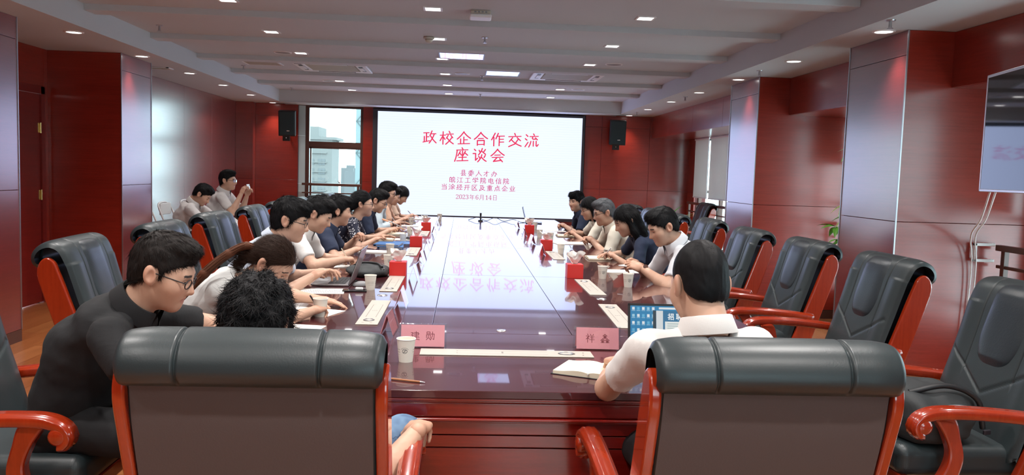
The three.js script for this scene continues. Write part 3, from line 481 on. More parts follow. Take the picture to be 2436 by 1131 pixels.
function headColored(fem, tone, eyes) {
  return paint(HEADS[fem ? 1 : 0].clone(), (x, y, z) => {
    const ax = Math.abs(x), mix = (c, t) => [0, 1, 2].map((k) => tone[k] + (c[k] - tone[k]) * t);
    if (z > 0.055 && ax > 0.013 && ax < 0.052 && Math.abs(y - (0.0245 - (ax - 0.03) * (ax - 0.02) * 4)) < (fem ? 0.0028 : 0.0042)) return [0.03, 0.02, 0.015];
    if (z > 0.062 && Math.hypot((ax - 0.031) / 0.0135, (y + 0.001) / (eyes ? 0.0052 : 0.0022)) < 1) return eyes && Math.abs(ax - 0.031) > 0.0055 ? [0.6, 0.55, 0.52] : [0.02, 0.012, 0.01];
    if (z > 0.07 && Math.hypot(x / 0.024, (y + 0.0632) / 0.012) < 1) return mix([0.50, 0.17, 0.15], fem ? 0.85 : 0.6);
    const red = Math.max(gauss(Math.hypot(ax - 0.042, y + 0.03), 0.022) * (z > 0.03 ? 1 : 0) * 0.35, gauss(Math.hypot(x, y + 0.03), 0.014) * (z > 0.09 ? 0.4 : 0), ax > 0.078 ? 0.35 : 0);
    return mix([tone[0] * 1.02, tone[1] * 0.72, tone[2] * 0.66], red);
  });
}
// hair in the head's frame
function hairGeo(style) {
  const big = { short: [0.0815, 0.103, 0.103], crew: [0.0785, 0.0975, 0.0995], spiky: [0.083, 0.106, 0.105], fringe: [0.083, 0.105, 0.104], curly: [0.096, 0.103, 0.114], long: [0.084, 0.104, 0.106], bob: [0.083, 0.103, 0.105], tied: [0.0805, 0.1, 0.102] }[style];
  const parts = [ell([0, 0.034, -0.013], big), ell([0, -0.028, -0.050], [0.064, 0.055, 0.050])], girl = ['long', 'bob', 'tied'].includes(style);
  if (style === 'short') parts.push(ell([0, 0.103, 0.035], [0.062, 0.032, 0.058])); if (style === 'spiky') parts.push(ell([0, 0.106, 0.045], [0.066, 0.036, 0.066])); if (style === 'fringe') parts.push(ell([0.0, 0.092, 0.058], [0.066, 0.040, 0.045]));
  const drop = []; // falls of hair that the hairline does not trim
  if (style === 'long') for (const s of [-1, 1]) drop.push(cap([s * 0.068, 0.05, -0.01], [s * 0.078, -0.09, -0.005], 0.024, 0.026), cap([s * 0.078, -0.09, -0.005], [s * 0.066, -0.24, 0.0], 0.026, 0.014), cap([s * 0.04, 0.02, -0.07], [s * 0.05, -0.20, -0.075], 0.05, 0.032));
  if (style === 'bob') for (const s of [-1, 1]) drop.push(cap([s * 0.068, 0.04, -0.015], [s * 0.076, -0.12, -0.005], 0.024, 0.022), cap([s * 0.035, 0.0, -0.07], [s * 0.045, -0.12, -0.07], 0.05, 0.04));
  if (style === 'tied') drop.push(cap([0, 0.0, -0.105], [0, -0.05, -0.125], 0.028, 0.026), cap([0, -0.05, -0.125], [0, -0.13, -0.115], 0.024, 0.014));
  const A = uni(parts, 0.03), Dp = drop.length ? uni(drop, 0.025) : null, d0 = { fringe: 0.022, curly: 0.02, long: 0.004, bob: 0.008, tied: -0.002, spiky: 0.012 }[style] ?? 0.002;
  const amp = { curly: 0.011, spiky: 0.0055, crew: 0.0012, short: 0.0032, fringe: 0.0036 }[style] ?? 0.002;
  const f = (x, y, z) => {
    const strand = style === 'curly' ? noise3(x * 42 + 9, y * 42, z * 42) * amp + noise3(x * 95, y * 95, z * 95 + 5) * amp * 0.45 : noise3(x * 150 + 3, y * 38, z * 45) * amp + noise3(x * 260, y * 60, z * 70) * amp * 0.6 + (style === 'spiky' ? noise3(x * 60, y * 30, z * 60) * 0.005 : 0);
    let d = A(x, y, z) + strand; const ragged = noise3(x * 110, 4, z * 20) * 0.006;
    d = smax(d, 0.6 * z - 0.8 * y - d0 - ragged - (Math.abs(x) > 0.06 && z > -0.005 && z < 0.022 ? 0.012 : 0), 0.006);
    d = smax(d, -y - 0.075 + 0.012 * Math.abs(x) / 0.07, 0.006);
    for (const s of [-1, 1]) { const e = Math.hypot((x - s * 0.085) / 0.03, (y + 0.006) / 0.034, (z + 0.012) / 0.024) - 1; if (!girl || style === 'tied') d = smax(d, -e * 0.024, 0.004); }
    if (Dp) { let q = Dp(x, y, z) + strand; q = smax(q, (z - 0.052) , 0.01); d = smin(d, q, 0.02); }
    return d;
  };
  const lo = girl && style !== 'tied' ? -0.28 : -0.16;
  return nets(f, [-0.135, lo, -0.165], [0.135, 0.165, 0.13], style === 'curly' || style === 'spiky' ? 0.0032 : 0.0036);
}
function strands(g, style, n) { // fine locks laid along the growth of the hair
  const p = g.attributes.position, q = g.attributes.normal, ix = g.index.array, cum = []; let tot = 0; const a = V(), b = V(), c = V();
  for (let i = 0; i < ix.length; i += 3) { a.fromBufferAttribute(p, ix[i]); b.fromBufferAttribute(p, ix[i + 1]); c.fromBufferAttribute(p, ix[i + 2]); tot += b.sub(a).cross(c.sub(a)).length(); cum.push(tot); }
  const pos = [], nor = [], idx = [], L = { short: 0.026, crew: 0.008, spiky: 0.028, fringe: 0.032, curly: 0.03 }[style] ?? 0.06, wd = style === 'crew' ? 0.001 : style === 'curly' ? 0.0017 : 0.0011, lift = { spiky: 0.16, short: 0.09, curly: 0.3, crew: 0.3, fringe: 0.10 }[style] ?? 0.04;
  for (let s = 0; s < n; s++) {
    const t = rnd() * tot; let lo = 0, hi = cum.length - 1; while (lo < hi) { const m = (lo + hi) >> 1; if (cum[m] < t) lo = m + 1; else hi = m; }
    const k = ix[lo * 3 + Math.floor(rnd() * 3)], P0 = V().fromBufferAttribute(p, k).add(V(rr(-1, 1), rr(-1, 1), rr(-1, 1)).multiplyScalar(0.0015)), N = V().fromBufferAttribute(q, k);
    let d = ['long', 'bob', 'tied'].includes(style) && !(style === 'tied') ? V(P0.x * 2, -1, -0.25) : style === 'tied' ? V(0, -0.35 - P0.y, -1) : V(P0.x - 0.008, P0.y - 0.10, P0.z + 0.065).normalize().add(V(0, -0.3, 0.12)); if (P0.z > 0.02 && P0.y > 0.05 && !['long', 'bob', 'tied'].includes(style)) d.add(style === 'fringe' ? V(P0.x * 3, -0.1, 0.7) : V(P0.x * 6 + 0.3, 0.25, 0.2));
    d.add(V(rr(-1, 1), rr(-1, 1), rr(-1, 1)).multiplyScalar(style === 'curly' ? 0.7 : 0.13)); d.addScaledVector(N, -d.dot(N)).normalize(); const w = N.clone().cross(d).normalize(), l = L * rr(0.5, 1.15), b0 = pos.length / 3, curl = style === 'curly' ? rr(-2.5, 2.5) : rr(-0.3, 0.3);
    for (let j = 0; j < 4; j++) { const u = j / 3, c2 = P0.clone().addScaledVector(d, l * u).addScaledVector(N, -0.0018 + lift * l * u * (1 - u * 0.55)).addScaledVector(w, curl * l * u * u * 0.5), ww = wd * (1 - u * 0.92); for (const e of [-1, 1]) { pos.push(c2.x + w.x * ww * e, c2.y + w.y * ww * e, c2.z + w.z * ww * e); const nn = N.clone().addScaledVector(w, e * 0.45).addScaledVector(d, -0.1 + rr(-0.08, 0.08)).normalize(); nor.push(nn.x, nn.y, nn.z); } }
    for (let j = 0; j < 3; j++) { const o = b0 + j * 2; idx.push(o, o + 2, o + 1, o + 1, o + 2, o + 3); }
  }
  const r = new THREE.BufferGeometry(); r.setAttribute('position', new THREE.Float32BufferAttribute(pos, 3)); r.setAttribute('normal', new THREE.Float32BufferAttribute(nor, 3)); r.setIndex(idx);
  const h = g.clone(); h.deleteAttribute('uv'); return mergeGeometries([h, r]);
}
const HAIR = {}; const hair = (s) => HAIR[s] || (HAIR[s] = strands(hairGeo(s), s, { crew: 9000, curly: 8000, spiky: 6500 }[s] || 11000));
// right hand: wrist at the origin, +z to the fingertips, +y the back of the hand, thumb on +x
const POSES = { rest: [[12, 18, 10], 8, [0.75, -0.35, 0.75]], pen: [[50, 55, 25], 2, [0.35, -0.75, 0.75]], type: [[22, 38, 18], 8, [0.7, -0.5, 0.75]], clasp: [[62, 62, 30], 2, [0.35, -0.4, 0.9]], hold: [[42, 50, 25], 3, [0.35, -0.75, 0.8]], grip: [[48, 48, 28], 5, [0.6, -0.7, 0.5]] };
function handGeo(pose) {
  const [c, spread, th] = POSES[pose], fs = [], palm = uni([cap([0.024, 0, 0.035], [0.027, -0.001, 0.082], 0.0155, 0.0125), cap([0.005, 0.001, 0.03], [0.007, 0.001, 0.085], 0.0165, 0.0130), cap([-0.012, 0, 0.03], [-0.013, 0, 0.082], 0.016, 0.0125), cap([-0.024, -0.002, 0.032], [-0.030, -0.002, 0.074], 0.015, 0.0115), cap([0.018, -0.006, 0.02], [0.034, -0.012, 0.045], 0.017, 0.015), cap([0, 0, -0.03], [0, 0, 0.03], 0.0255, 0.024)], 0.014);
  const base = [[0.0275, 0.083, 0.040, 0.024, 0.019], [0.0075, 0.087, 0.045, 0.027, 0.020], [-0.0125, 0.083, 0.041, 0.025, 0.020], [-0.030, 0.075, 0.032, 0.019, 0.017]];
  base.forEach(([x, z, ...len], i) => {
    let p = [x, 0, z], a = 0; const s = (1.2 - i) * spread * PI / 180 * 0.8, chain = []; let r = i === 3 ? 0.0078 : 0.0092;
    for (let k = 0; k < 3; k++) { a += (c[k] + (i - 1.5) * (pose === 'type' ? -7 : 4)) * PI / 180; const q = [p[0] + Math.sin(s) * len[k] * Math.cos(a), p[1] - Math.sin(a) * len[k], p[2] + Math.cos(s) * Math.cos(a) * len[k]]; chain.push(cap(p, q, r, r * 0.9)); p = q; r *= 0.9; }
    fs.push(uni(chain, 0.004));
  });
  const tl = Math.hypot(...th), u = th.map((v) => v / tl), t0 = [0.036, -0.010, 0.036], t1 = t0.map((v, k) => v + u[k] * 0.036), t2 = t1.map((v, k) => v + (u[k] * 0.5 + [-0.1, -0.15, 0.8][k] * 0.5) * 0.032);
  fs.push(uni([cap([0.026, -0.008, 0.022], t0, 0.014, 0.0125), cap(t0, t1, 0.0122, 0.0105), cap(t1, t2, 0.0105, 0.0085)], 0.006));
  const f = (x, y, z) => { let d = palm(x, y, z); for (const q of fs) d = smin(d, q(x, y, z), 0.006); return d; };
  return nets(f, [-0.075, -0.12, -0.06], [0.1, 0.045, 0.215], 0.0032);
}
const HANDS = {};
function hand(pose, left) { const k = pose + left; if (!HANDS[k]) { const g = handGeo(pose); if (left) { g.scale(-1, 1, 1); const ix = g.index.array; for (let i = 0; i < ix.length; i += 3) { const t = ix[i]; ix[i] = ix[i + 1]; ix[i + 1] = t; } g.computeVertexNormals(); } HANDS[k] = g; } return HANDS[k]; }

const skinMat = P({ vertexColors: true, roughness: 0.52, color: lin(1, 1, 1) });
const hairMats = {};
const hairMat = (c) => hairMats[c] || (hairMats[c] = P({ color: lin(...({ black: [0.005, 0.005, 0.006], brown: [0.10, 0.036, 0.018], dark: [0.011, 0.008, 0.007], grey: [0.11, 0.115, 0.125], chestnut: [0.028, 0.013, 0.008] }[c])), roughness: 0.58, specularIntensity: 0.35 }));
const clothMats = {};
const cloth = (c, map) => clothMats[c + !!map] || (clothMats[c + !!map] = P({ color: lin(...c), map: map || null, roughness: 0.85, bumpMap: rep(T_cloth, 6, 6), bumpScale: 0.0004 }));
const TONE = [0.55, 0.33, 0.232];
const v3 = (a) => V(...a), arr = (v) => [v.x, v.y, v.z];

function person(S) {
  // S: hip [x,z], hipY, face (angle of the body, 0 looks to +x, 90 degrees to -z), head [x,y,z], look [heading, pitch, roll] in degrees, R/L [elbow, wrist], poses, clothes
  const o = [S.hip[0], 0, S.hip[1]], rel = (p) => V(p[0] - o[0], p[1] - o[1], p[2] - o[2]), k = S.size || 1, fem = !!S.fem, cell = S.cell || 0.012;
  const t = thing('person', S.label, 'person', o, 0, S.group);
  const dg = PI / 180, F = V(Math.cos(S.face * dg), 0, -Math.sin(S.face * dg)), right = F.clone().cross(V(0, 1, 0)).normalize();
  const H = rel(S.head), hy = S.hipY || 0.56, hip = V(0, hy, 0);
  // head turn
  const [hd, pt, rl = 0] = S.look, f3 = V(Math.cos(hd * dg) * Math.cos(pt * dg), -Math.sin(pt * dg), -Math.sin(hd * dg) * Math.cos(pt * dg)), side = V(0, 1, 0).cross(f3).normalize(), up = f3.clone().cross(side).normalize();
  if (rl) { side.applyAxisAngle(f3, rl * dg); up.applyAxisAngle(f3, rl * dg); }
  const hm = new THREE.Matrix4().makeBasis(side, up, f3).scale(V(1.0 * k, 1.03 * k, 1.03 * k)).setPosition(H);
  const A0 = H.clone().sub(hip).normalize(), nb = H.clone().addScaledVector(up, -0.095 * k).addScaledVector(f3, -0.035 * k).addScaledVector(A0, -0.058 * k);
  const A = nb.clone().sub(hip), TL = A.length(); A.normalize(); const front = A.clone().cross(right).normalize();
  const at = (f, back) => hip.clone().addScaledVector(A, TL * f).addScaledVector(front, back), sl = S.slouch ?? 0.04;
  const w = fem ? 0.88 : 1, nodes = [[at(-0.04, 0.0), 0.168, 0.125], [at(0.22, -sl * 0.5), 0.150 * (fem ? 0.86 : 1), 0.108], [at(0.55, -sl), 0.158 * w, 0.112], [at(0.82, -sl * 0.6), 0.150 * w, 0.088], [at(0.97, 0), 0.070 * w, 0.058]].map(([p, a, b]) => [p, a * k * (S.bulk || 1), b * k * (S.bulk || 1)]);
  function torso(g) {
    const segs = []; for (let i = 0; i + 1 < nodes.length; i++) { const [p, a, b] = nodes[i], [q, c, d] = nodes[i + 1], ax = q.clone().sub(p), L = ax.length(); ax.normalize(); const fr = ax.clone().cross(right).normalize(), rt = fr.clone().cross(ax); segs.push([p.x, p.y, p.z, ax.x, ax.y, ax.z, L, rt.x, rt.y, rt.z, fr.x, fr.y, fr.z, a + g, b + g, c + g, d + g]); }
    return (x, y, z) => {
      let best = 9;
      for (const s of segs) { const px = x - s[0], py = y - s[1], pz = z - s[2]; let h = px * s[3] + py * s[4] + pz * s[5]; const tt = Math.max(0, Math.min(1, h / s[6])), out = h - tt * s[6], a = s[13] + (s[15] - s[13]) * tt, b = s[14] + (s[16] - s[14]) * tt, u = (px * s[7] + py * s[8] + pz * s[9]) / a, v = (px * s[10] + py * s[11] + pz * s[12]) / b, m = Math.min(a, b), q = out / m, l = Math.sqrt(u * u + v * v + q * q), gq = Math.sqrt(u * u / (a * a) + v * v / (b * b) + q * q / (m * m)); best = smin(best, gq < 1e-5 ? -m : l * (l - 1) / gq, 0.03); }
      return best;
    };
  }
  // arms
  const arms = ['R', 'L'].map((q, i) => {
    const s = i ? -1 : 1, sh = nb.clone().addScaledVector(A, -0.062 * k).addScaledVector(right, s * 0.168 * k * w * (S.bulk || 1)).addScaledVector(front, S.reach ?? 0.035);
    const lim = (from, to, lo, hi) => { const d = to.clone().sub(from), l = d.length(); return from.clone().addScaledVector(d.normalize(), Math.max(lo, Math.min(hi, l))); };
    const e = lim(sh, rel(S[q][0]), 0.25 * k, 0.335 * k), wr = lim(e, rel(S[q][1]), 0.21 * k, 0.285 * k);
    return { s, sh, e, w: wr };
  });
  const armF = (g, arm) => { const m = arm.e.clone().lerp(arm.w, 0.3), q = fem ? 0.86 : 1; return uni([cap(arr(arm.sh), arr(arm.e), 0.051 * k * q + g, 0.040 * k * q + g), cap(arr(arm.e), arr(m), 0.040 * k * q + g, 0.042 * k * q + g), cap(arr(m), arr(arm.w), 0.042 * k * q + g, 0.0265 * k * q + g)], 0.02); };
  // legs
  const fl = F.clone(), knees = [1, -1].map((s, i) => { if (S.knees && S.knees[i]) return rel(S.knees[i]); return V(0, hy - 0.03, 0).addScaledVector(right, s * 0.115).addScaledVector(fl, 0.43 * k); }), ank = knees.map((p, i) => S.ankles && S.ankles[i] ? rel(S.ankles[i]) : V(p.x, 0.1, p.z).addScaledVector(fl, -0.03)), hj = [1, -1].map((s) => hip.clone().addScaledVector(right, s * 0.09 * k));
  const legF = (g) => uni([0, 1].flatMap((i) => [cap(arr(hj[i]), arr(knees[i]), 0.083 * k + g, 0.060 * k + g), cap(arr(knees[i]), arr(ank[i]), 0.058 * k + g, 0.045 * k + g)]), 0.03);
  const pts = [hip, nb, H, ...arms.flatMap((a) => [a.sh, a.e, a.w]), ...knees, ...ank];
  const box = (ps, m) => [[0, 1, 2].map((c) => Math.min(...ps.map((p) => p.getComponent(c))) - m), [0, 1, 2].map((c) => Math.max(...ps.map((p) => p.getComponent(c))) + m)];
  // body
  const tb = torso(-0.014), neckF = cap(arr(nb.clone().addScaledVector(A, -0.03)), arr(V(0, -0.075, -0.024).applyMatrix4(hm)), 0.058 * k * (fem ? 0.86 : 1), 0.052 * k * (fem ? 0.86 : 1)), aF = arms.map((a) => armF(0, a)), lF = legF(-0.014), feet = ank.map((p) => cap([p.x, 0.05, p.z], arr(V(p.x, 0.04, p.z).addScaledVector(fl, 0.15)), 0.04, 0.032));
  const trap = (g) => uni(arms.map((a) => cap(arr(nb.clone().addScaledVector(A, -0.012)), arr(a.sh), 0.044 * k * w + g, 0.044 * k * w + g)), 0.02), tr0 = trap(-0.012), tr1 = trap(-0.002);
  const body = (x, y, z) => { let d = smin(tb(x, y, z), tr0(x, y, z), 0.03); d = smin(d, neckF(x, y, z), 0.03); d = smin(d, aF[0](x, y, z), 0.03); d = smin(d, aF[1](x, y, z), 0.03); d = smin(d, lF(x, y, z), 0.03); for (const q of feet) d = smin(d, q(x, y, z), 0.02); return d; };
  const bb = box(pts, 0.16), gs = [paint(nets(body, bb[0], bb[1], cell), () => S.tone || TONE), headColored(fem, S.tone || TONE, S.eyes).applyMatrix4(hm)];
  arms.forEach((a, i) => {
    const hs = S.hands[i], dir = hs.dir ? V(...hs.dir).normalize() : a.w.clone().sub(a.e).normalize(); if (!hs.dir) { dir.y = Math.max(dir.y, -0.25); dir.normalize(); }
    const upv = V(...(hs.up || [0, 1, 0])), x = upv.clone().cross(dir).normalize(), y = dir.clone().cross(x).normalize(), m = new THREE.Matrix4().makeBasis(x, y, dir).scale(V(1, 1, 1).multiplyScalar(k * (fem ? 0.9 : 1))).setPosition(a.w);
    a.hm = m; gs.push(paint(hand(hs.pose, i).clone().applyMatrix4(m), () => (S.tone || TONE).map((c, q) => c * [1.0, 0.93, 0.9][q])));
  });
  mesh('body', joinColored(gs), skinMat, t);
  // shirt
  const g0 = 0.010, ts = torso(g0), slen = S.sleeve ?? 0.72;
  const sl3 = arms.map((a) => { const end = slen <= 1 ? a.sh.clone().lerp(a.e, slen) : a.e.clone().lerp(a.w, slen - 1), dir = slen <= 1 ? a.e.clone().sub(a.sh).normalize() : a.w.clone().sub(a.e).normalize(), q = fem ? 0.86 : 1, loose = 0.011; const c = slen <= 1 ? cap(arr(a.sh), arr(a.e), 0.054 * k * q + loose, 0.045 * k * q + loose) : uni([cap(arr(a.sh), arr(a.e), 0.052 * k + loose, 0.044 * k + loose), cap(arr(a.e), arr(a.w), 0.043 * k + loose, 0.03 * k + loose)], 0.02); return (x, y, z) => smax(c(x, y, z), (x - end.x) * dir.x + (y - end.y) * dir.y + (z - end.z) * dir.z, 0.006); });
  const seedN = S.hip[0] * 7 + S.hip[1] * 3, nf = neckF, open = cap(arr(nb.clone().addScaledVector(A, -0.02)), arr(nb.clone().addScaledVector(A, 0.12)), 0.062 * k * (fem ? 1.05 : 1));
  const shirt = (x, y, z) => { let d = smin(ts(x, y, z), tr1(x, y, z), 0.035); d = smin(d, sl3[0](x, y, z), 0.035); d = smin(d, sl3[1](x, y, z), 0.035); d = smax(d, -open(x, y, z), 0.006); d = smax(d, hy - 0.09 - y, 0.01); return d + noise3(x * 9 + seedN, y * 17 + x * 5, z * 9) * 0.0085 + noise3(x * 24, y * 36 + seedN, z * 24) * 0.0032; };
  const sb = box([hip, nb, ...arms.flatMap((a) => slen > 1 ? [a.sh, a.e, a.w] : [a.sh, a.e])], 0.22);
  const sh = mesh(S.top || 'shirt', boxUV(nets(shirt, sb[0], sb[1], cell), 1), S.cloth, t);
  if (S.collar !== false) { // folded collar, open at the throat
    const cA = V(0, -0.08, -0.030).applyMatrix4(hm).sub(nb).normalize(), cF = cA.clone().cross(right).normalize(), cR = cF.clone().cross(cA), prof = [[0.058, 0.0], [0.0595, 0.026], [0.063, 0.036], [0.069, 0.034], [0.076, 0.012], [0.086, -0.018], [0.081, -0.020], [0.070, 0.010], [0.0625, 0.024], [0.060, -0.004]];
    mesh('collar', gridGeo(36, prof.length - 1, (u, v, i, j) => { const th = 0.36 + u * (2 * PI - 0.72), point = Math.max(0, 1 - Math.min(u, 1 - u) / 0.12), [r0, h] = prof[j], r = r0 + 0.007, rr2 = r * k * (fem ? 0.9 : 1), drop = j > 3 && j < 7 ? -0.022 * point : 0, p = nb.clone().addScaledVector(cA, (h + 0.016 + drop - 0.012 * Math.cos(th)) * k).addScaledVector(cF, Math.cos(th) * rr2 * 1.08 + 0.004).addScaledVector(cR, Math.sin(th) * rr2); return arr(p); }), S.collarCloth || S.cloth, sh);
  }
  // trousers and shoes
  const lg = legF(0.010), tp = torso(0.004), pant = (x, y, z) => { let d = lg(x, y, z); d = smin(d, smax(tp(x, y, z), y - hy - 0.03, 0.01), 0.03); return d + noise3(x * 13, y * 13 + seedN, z * 13) * 0.005; };
  const pb = box([hip, ...knees, ...ank], 0.2); mesh('trousers', boxUV(nets(pant, pb[0], pb[1], Math.max(cell, 0.013))), S.pants || cloth([0.02, 0.021, 0.025]), t);
  for (const p of ank) { const q = V(p.x, 0, p.z), tip = q.clone().addScaledVector(fl, 0.17), s0 = uni([cap([q.x, 0.045, q.z], [tip.x, 0.036, tip.z], 0.044, 0.036), cap([q.x, 0.07, q.z], [q.x, 0.10, q.z], 0.04)], 0.02), sf = (x, y, z) => smax(s0(x, y, z), 0.004 - y, 0.004), b = box([q, tip, V(p.x, 0.12, p.z)], 0.07); mesh('shoe', nets(sf, b[0], b[1], 0.011), M.black, t); }
  // hair
  const hg = hair(S.hair[0] === 'pony' ? 'tied' : S.hair[0]).clone().applyMatrix4(hm); mesh('hair', hg, hairMat(S.hair[1]), t);
  if (S.hair[2]) { const path = S.hair[2].map(rel), fs = []; for (let i = 0; i + 1 < path.length; i++) fs.push(cap(arr(path[i]), arr(path[i + 1]), S.hair[3][i], S.hair[3][i + 1])); const u = uni(fs, 0.03), b = box(path, 0.09); const cv = new THREE.CatmullRomCurve3(path), pos = [], nor = [], idx = [];
    for (let s = 0; s < 420; s++) { const a = rnd() * 6.283, q = Math.sqrt(rnd()) * 1.12, b0 = pos.length / 3, t1 = rr(0.75, 1); for (let j = 0; j <= 14; j++) { const tt = j / 14 * t1, c = cv.getPoint(tt), tg = cv.getTangent(tt), x = V(0, 1, 0).cross(tg).normalize(), y = tg.clone().cross(x), fi = tt * (S.hair[3].length - 1), f0 = Math.min(Math.floor(fi), S.hair[3].length - 2), r = S.hair[3][f0] + (S.hair[3][f0 + 1] - S.hair[3][f0]) * (fi - f0), an = a + Math.sin(tt * 4 + s) * 0.25, n = x.clone().multiplyScalar(Math.cos(an)).addScaledVector(y, Math.sin(an)); c.addScaledVector(n, r * q); const wv = n.clone().cross(tg).normalize(); for (const e of [-1, 1]) { pos.push(c.x + wv.x * e * 0.0016, c.y + wv.y * e * 0.0016, c.z + wv.z * e * 0.0016); nor.push(n.x + wv.x * e * 0.4, n.y + wv.y * e * 0.4, n.z + wv.z * e * 0.4); } if (j) { const o2 = b0 + (j - 1) * 2; idx.push(o2, o2 + 2, o2 + 1, o2 + 1, o2 + 2, o2 + 3); } } }
    const rg = new THREE.BufferGeometry(); rg.setAttribute('position', new THREE.Float32BufferAttribute(pos, 3)); rg.setAttribute('normal', new THREE.Float32BufferAttribute(nor, 3)); rg.setIndex(idx);
    mesh('ponytail', mergeGeometries([nets((x, y, z) => u(x, y, z) + 0.004, b[0], b[1], 0.006), rg]), hairMat(S.hair[1]), t); }
  if (S.glasses) {
    const rim = (s) => { const g = new THREE.TorusGeometry(0.0205, S.glasses === 'thin' ? 0.0013 : 0.002, 6, 28); g.scale(1.15, 0.78, 1); g.rotateY(s * 0.12); g.translate(s * 0.0325, -0.002, 0.097); return g; };
    const gg = [rim(1), rim(-1), rod([-0.009, 0.002, 0.102], [0.009, 0.002, 0.102], 0.0016), ...[1, -1].flatMap((s) => [rod([s * 0.058, 0.003, 0.096], [s * 0.079, 0.006, 0.0], 0.0018), rod([s * 0.079, 0.006, 0.0], [s * 0.080, -0.008, -0.025], 0.0018)])];
    const fr = mesh('glasses', merge(gg).applyMatrix4(hm), M.black, t);
    if (S.lens) mesh('lens', [1, -1].map((s) => { const g = new THREE.CircleGeometry(0.022, 20); g.scale(1.12, 0.82, 1); g.rotateY(s * 0.12); g.translate(s * 0.0325, -0.002, 0.099); return g.applyMatrix4(hm); }), M.glass, fr);
  }
  t.userData.label = S.label;
  return { t, arms, hm, o };
}
// turns a point of a hand's own frame into a world point
const handPoint = (p, i, q) => { const v = V(...q).applyMatrix4(p.arms[i].hm); return [v.x + p.o[0], v.y + p.o[1], v.z + p.o[2]]; };
const T_denim = tex(256, 256, (u, v) => { const n = tnoise(u * 5, v * 5, 5, 5, 21) * 60 + tnoise(u * 60, v * 60, 60, 60, 22) * 22; return [150 + n, 165 + n, 185 + n * 0.8]; });
const white = cloth([0.74, 0.73, 0.71]), paleBlue = cloth([0.60, 0.68, 0.80]), navy = cloth([0.016, 0.026, 0.06]), blackCloth = cloth([0.0055, 0.006, 0.0075]), greyWhite = cloth([0.58, 0.56, 0.55]), jeans = cloth([0.30, 0.43, 0.56], T_denim), denim = cloth([0.03, 0.06, 0.10]), cream = cloth([0.70, 0.66, 0.56]), peach = cloth([0.68, 0.42, 0.30]), beigeTop = cloth([0.62, 0.45, 0.35]), lightTee = cloth([0.62, 0.63, 0.62]);
const T_dots = tex(256, 256, (u, v) => { let hit = 0; for (let i = 0; i < 40; i++) { const a = (NT[i * 7] + 1) / 2, b = (NT[i * 7 + 3] + 1) / 2; let dx = Math.abs(u - a), dy = Math.abs(v - b); dx = Math.min(dx, 1 - dx); dy = Math.min(dy, 1 - dy); if (Math.hypot(dx * (1 + (i % 3)), dy * (1 + ((i + 1) % 3))) < 0.05) hit = 1; } return hit ? [225, 225, 228] : [18, 22, 46]; });
const blouse = P({ color: lin(1, 1, 1), map: rep(T_dots, 6, 6), roughness: 0.8 });
const TY = { pose: 'type' }, RE = { pose: 'rest' }, PE = { pose: 'pen' }, CL = { pose: 'clasp' };
const cast = {};
const add = (id, S) => { cast[id] = person(S); };
const near = 'people round the near end of the table', lrow = 'people seated along the door side', rrow = 'people seated along the window side';
add(1, { hip: [-1.47, -3.12], face: -4, head: [-1.079, 1.145, -3.0], look: [1, 20], R: [[-1.13, 0.86, -2.78], [-0.90, 0.83, -2.84]], L: [[-1.06, 0.90, -3.30], [-0.86, 0.815, -3.20]], hands: [RE, RE], cloth: blackCloth, pants: blackCloth, hair: ['short', 'dark'], glasses: 'thick', size: 1.07, cell: 0.011, slouch: 0.07, sleeve: 0.6, top: 'polo_shirt', group: near, label: 'man with glasses in a black polo shirt leaning over the table' });
add(2, { hip: [-1.52, -4.35], face: -6, head: [-0.945, 1.05, -4.12], look: [-14, 38], R: [[-0.95, 0.81, -3.98], [-0.76, 0.80, -4.20]], L: [[-1.0, 0.82, -4.60], [-0.78, 0.80, -4.56]], hands: [PE, RE], cloth: lightTee, pants: denim, hair: ['pony', 'chestnut', [[-1.02, 1.12, -4.12], [-1.07, 1.14, -4.11], [-1.15, 1.10, -4.08], [-1.26, 1.00, -4.05], [-1.36, 0.87, -4.03]], [0.014, 0.017, 0.020, 0.022, 0.008]], fem: true, collar: false, cell: 0.011, slouch: 0.06, sleeve: 0.5, size: 1.03, top: 'tshirt', group: near, label: 'woman with a long brown ponytail bent low over her papers' });
cast[2].t.traverse((m) => { if (m.name === 'ponytail') m.material = hairMat('brown'); });
add(3, { hip: [-0.52, -2.52], face: 90, head: [-0.590, 1.085, -2.38], look: [88, 24], R: [[-0.215, 0.60, -2.40], [-0.125, 0.690, -2.64]], L: [[-0.88, 0.80, -2.66], [-0.74, 0.80, -2.96]], hands: [{ pose: 'grip', dir: [0.02, -0.12, -1] }, RE], cloth: cloth([0.55, 0.56, 0.58]), pants: jeans, hair: ['curly', 'black'], size: 1.04, cell: 0.011, knees: [[-0.185, 0.62, -2.77], [-0.66, 0.53, -2.90]], ankles: [[-0.22, 0.1, -2.72], [-0.66, 0.1, -2.84]], group: near, label: 'person with thick curly black hair seen from behind a leather chair' });
add(4, { hip: [-1.47, -5.3], face: 0, head: [-1.086, 1.2, -5.2], look: [2, 14], R: [[-1.15, 0.80, -5.05], [-0.955, 0.835, -5.24]], L: [[-1.17, 0.80, -5.55], [-0.95, 0.835, -5.46]], hands: [TY, TY], cloth: paleBlue, hair: ['fringe', 'black'], glasses: 'thin', cell: 0.011, size: 1.07, group: lrow, label: 'man with glasses in a pale blue shirt typing on a laptop' });
add(5, { hip: [-1.52, -6.5], face: -2, head: [-1.124, 1.17, -6.4], look: [0, 28], R: [[-1.10, 0.80, -6.10], [-0.92, 0.825, -6.32]], L: [[-1.16, 0.80, -6.74], [-1.0, 0.80, -6.62]], hands: [PE, RE], cloth: white, hair: ['short', 'black'], cell: 0.012, size: 1.07, group: lrow, label: 'young man in a white polo shirt writing with his head bowed' });
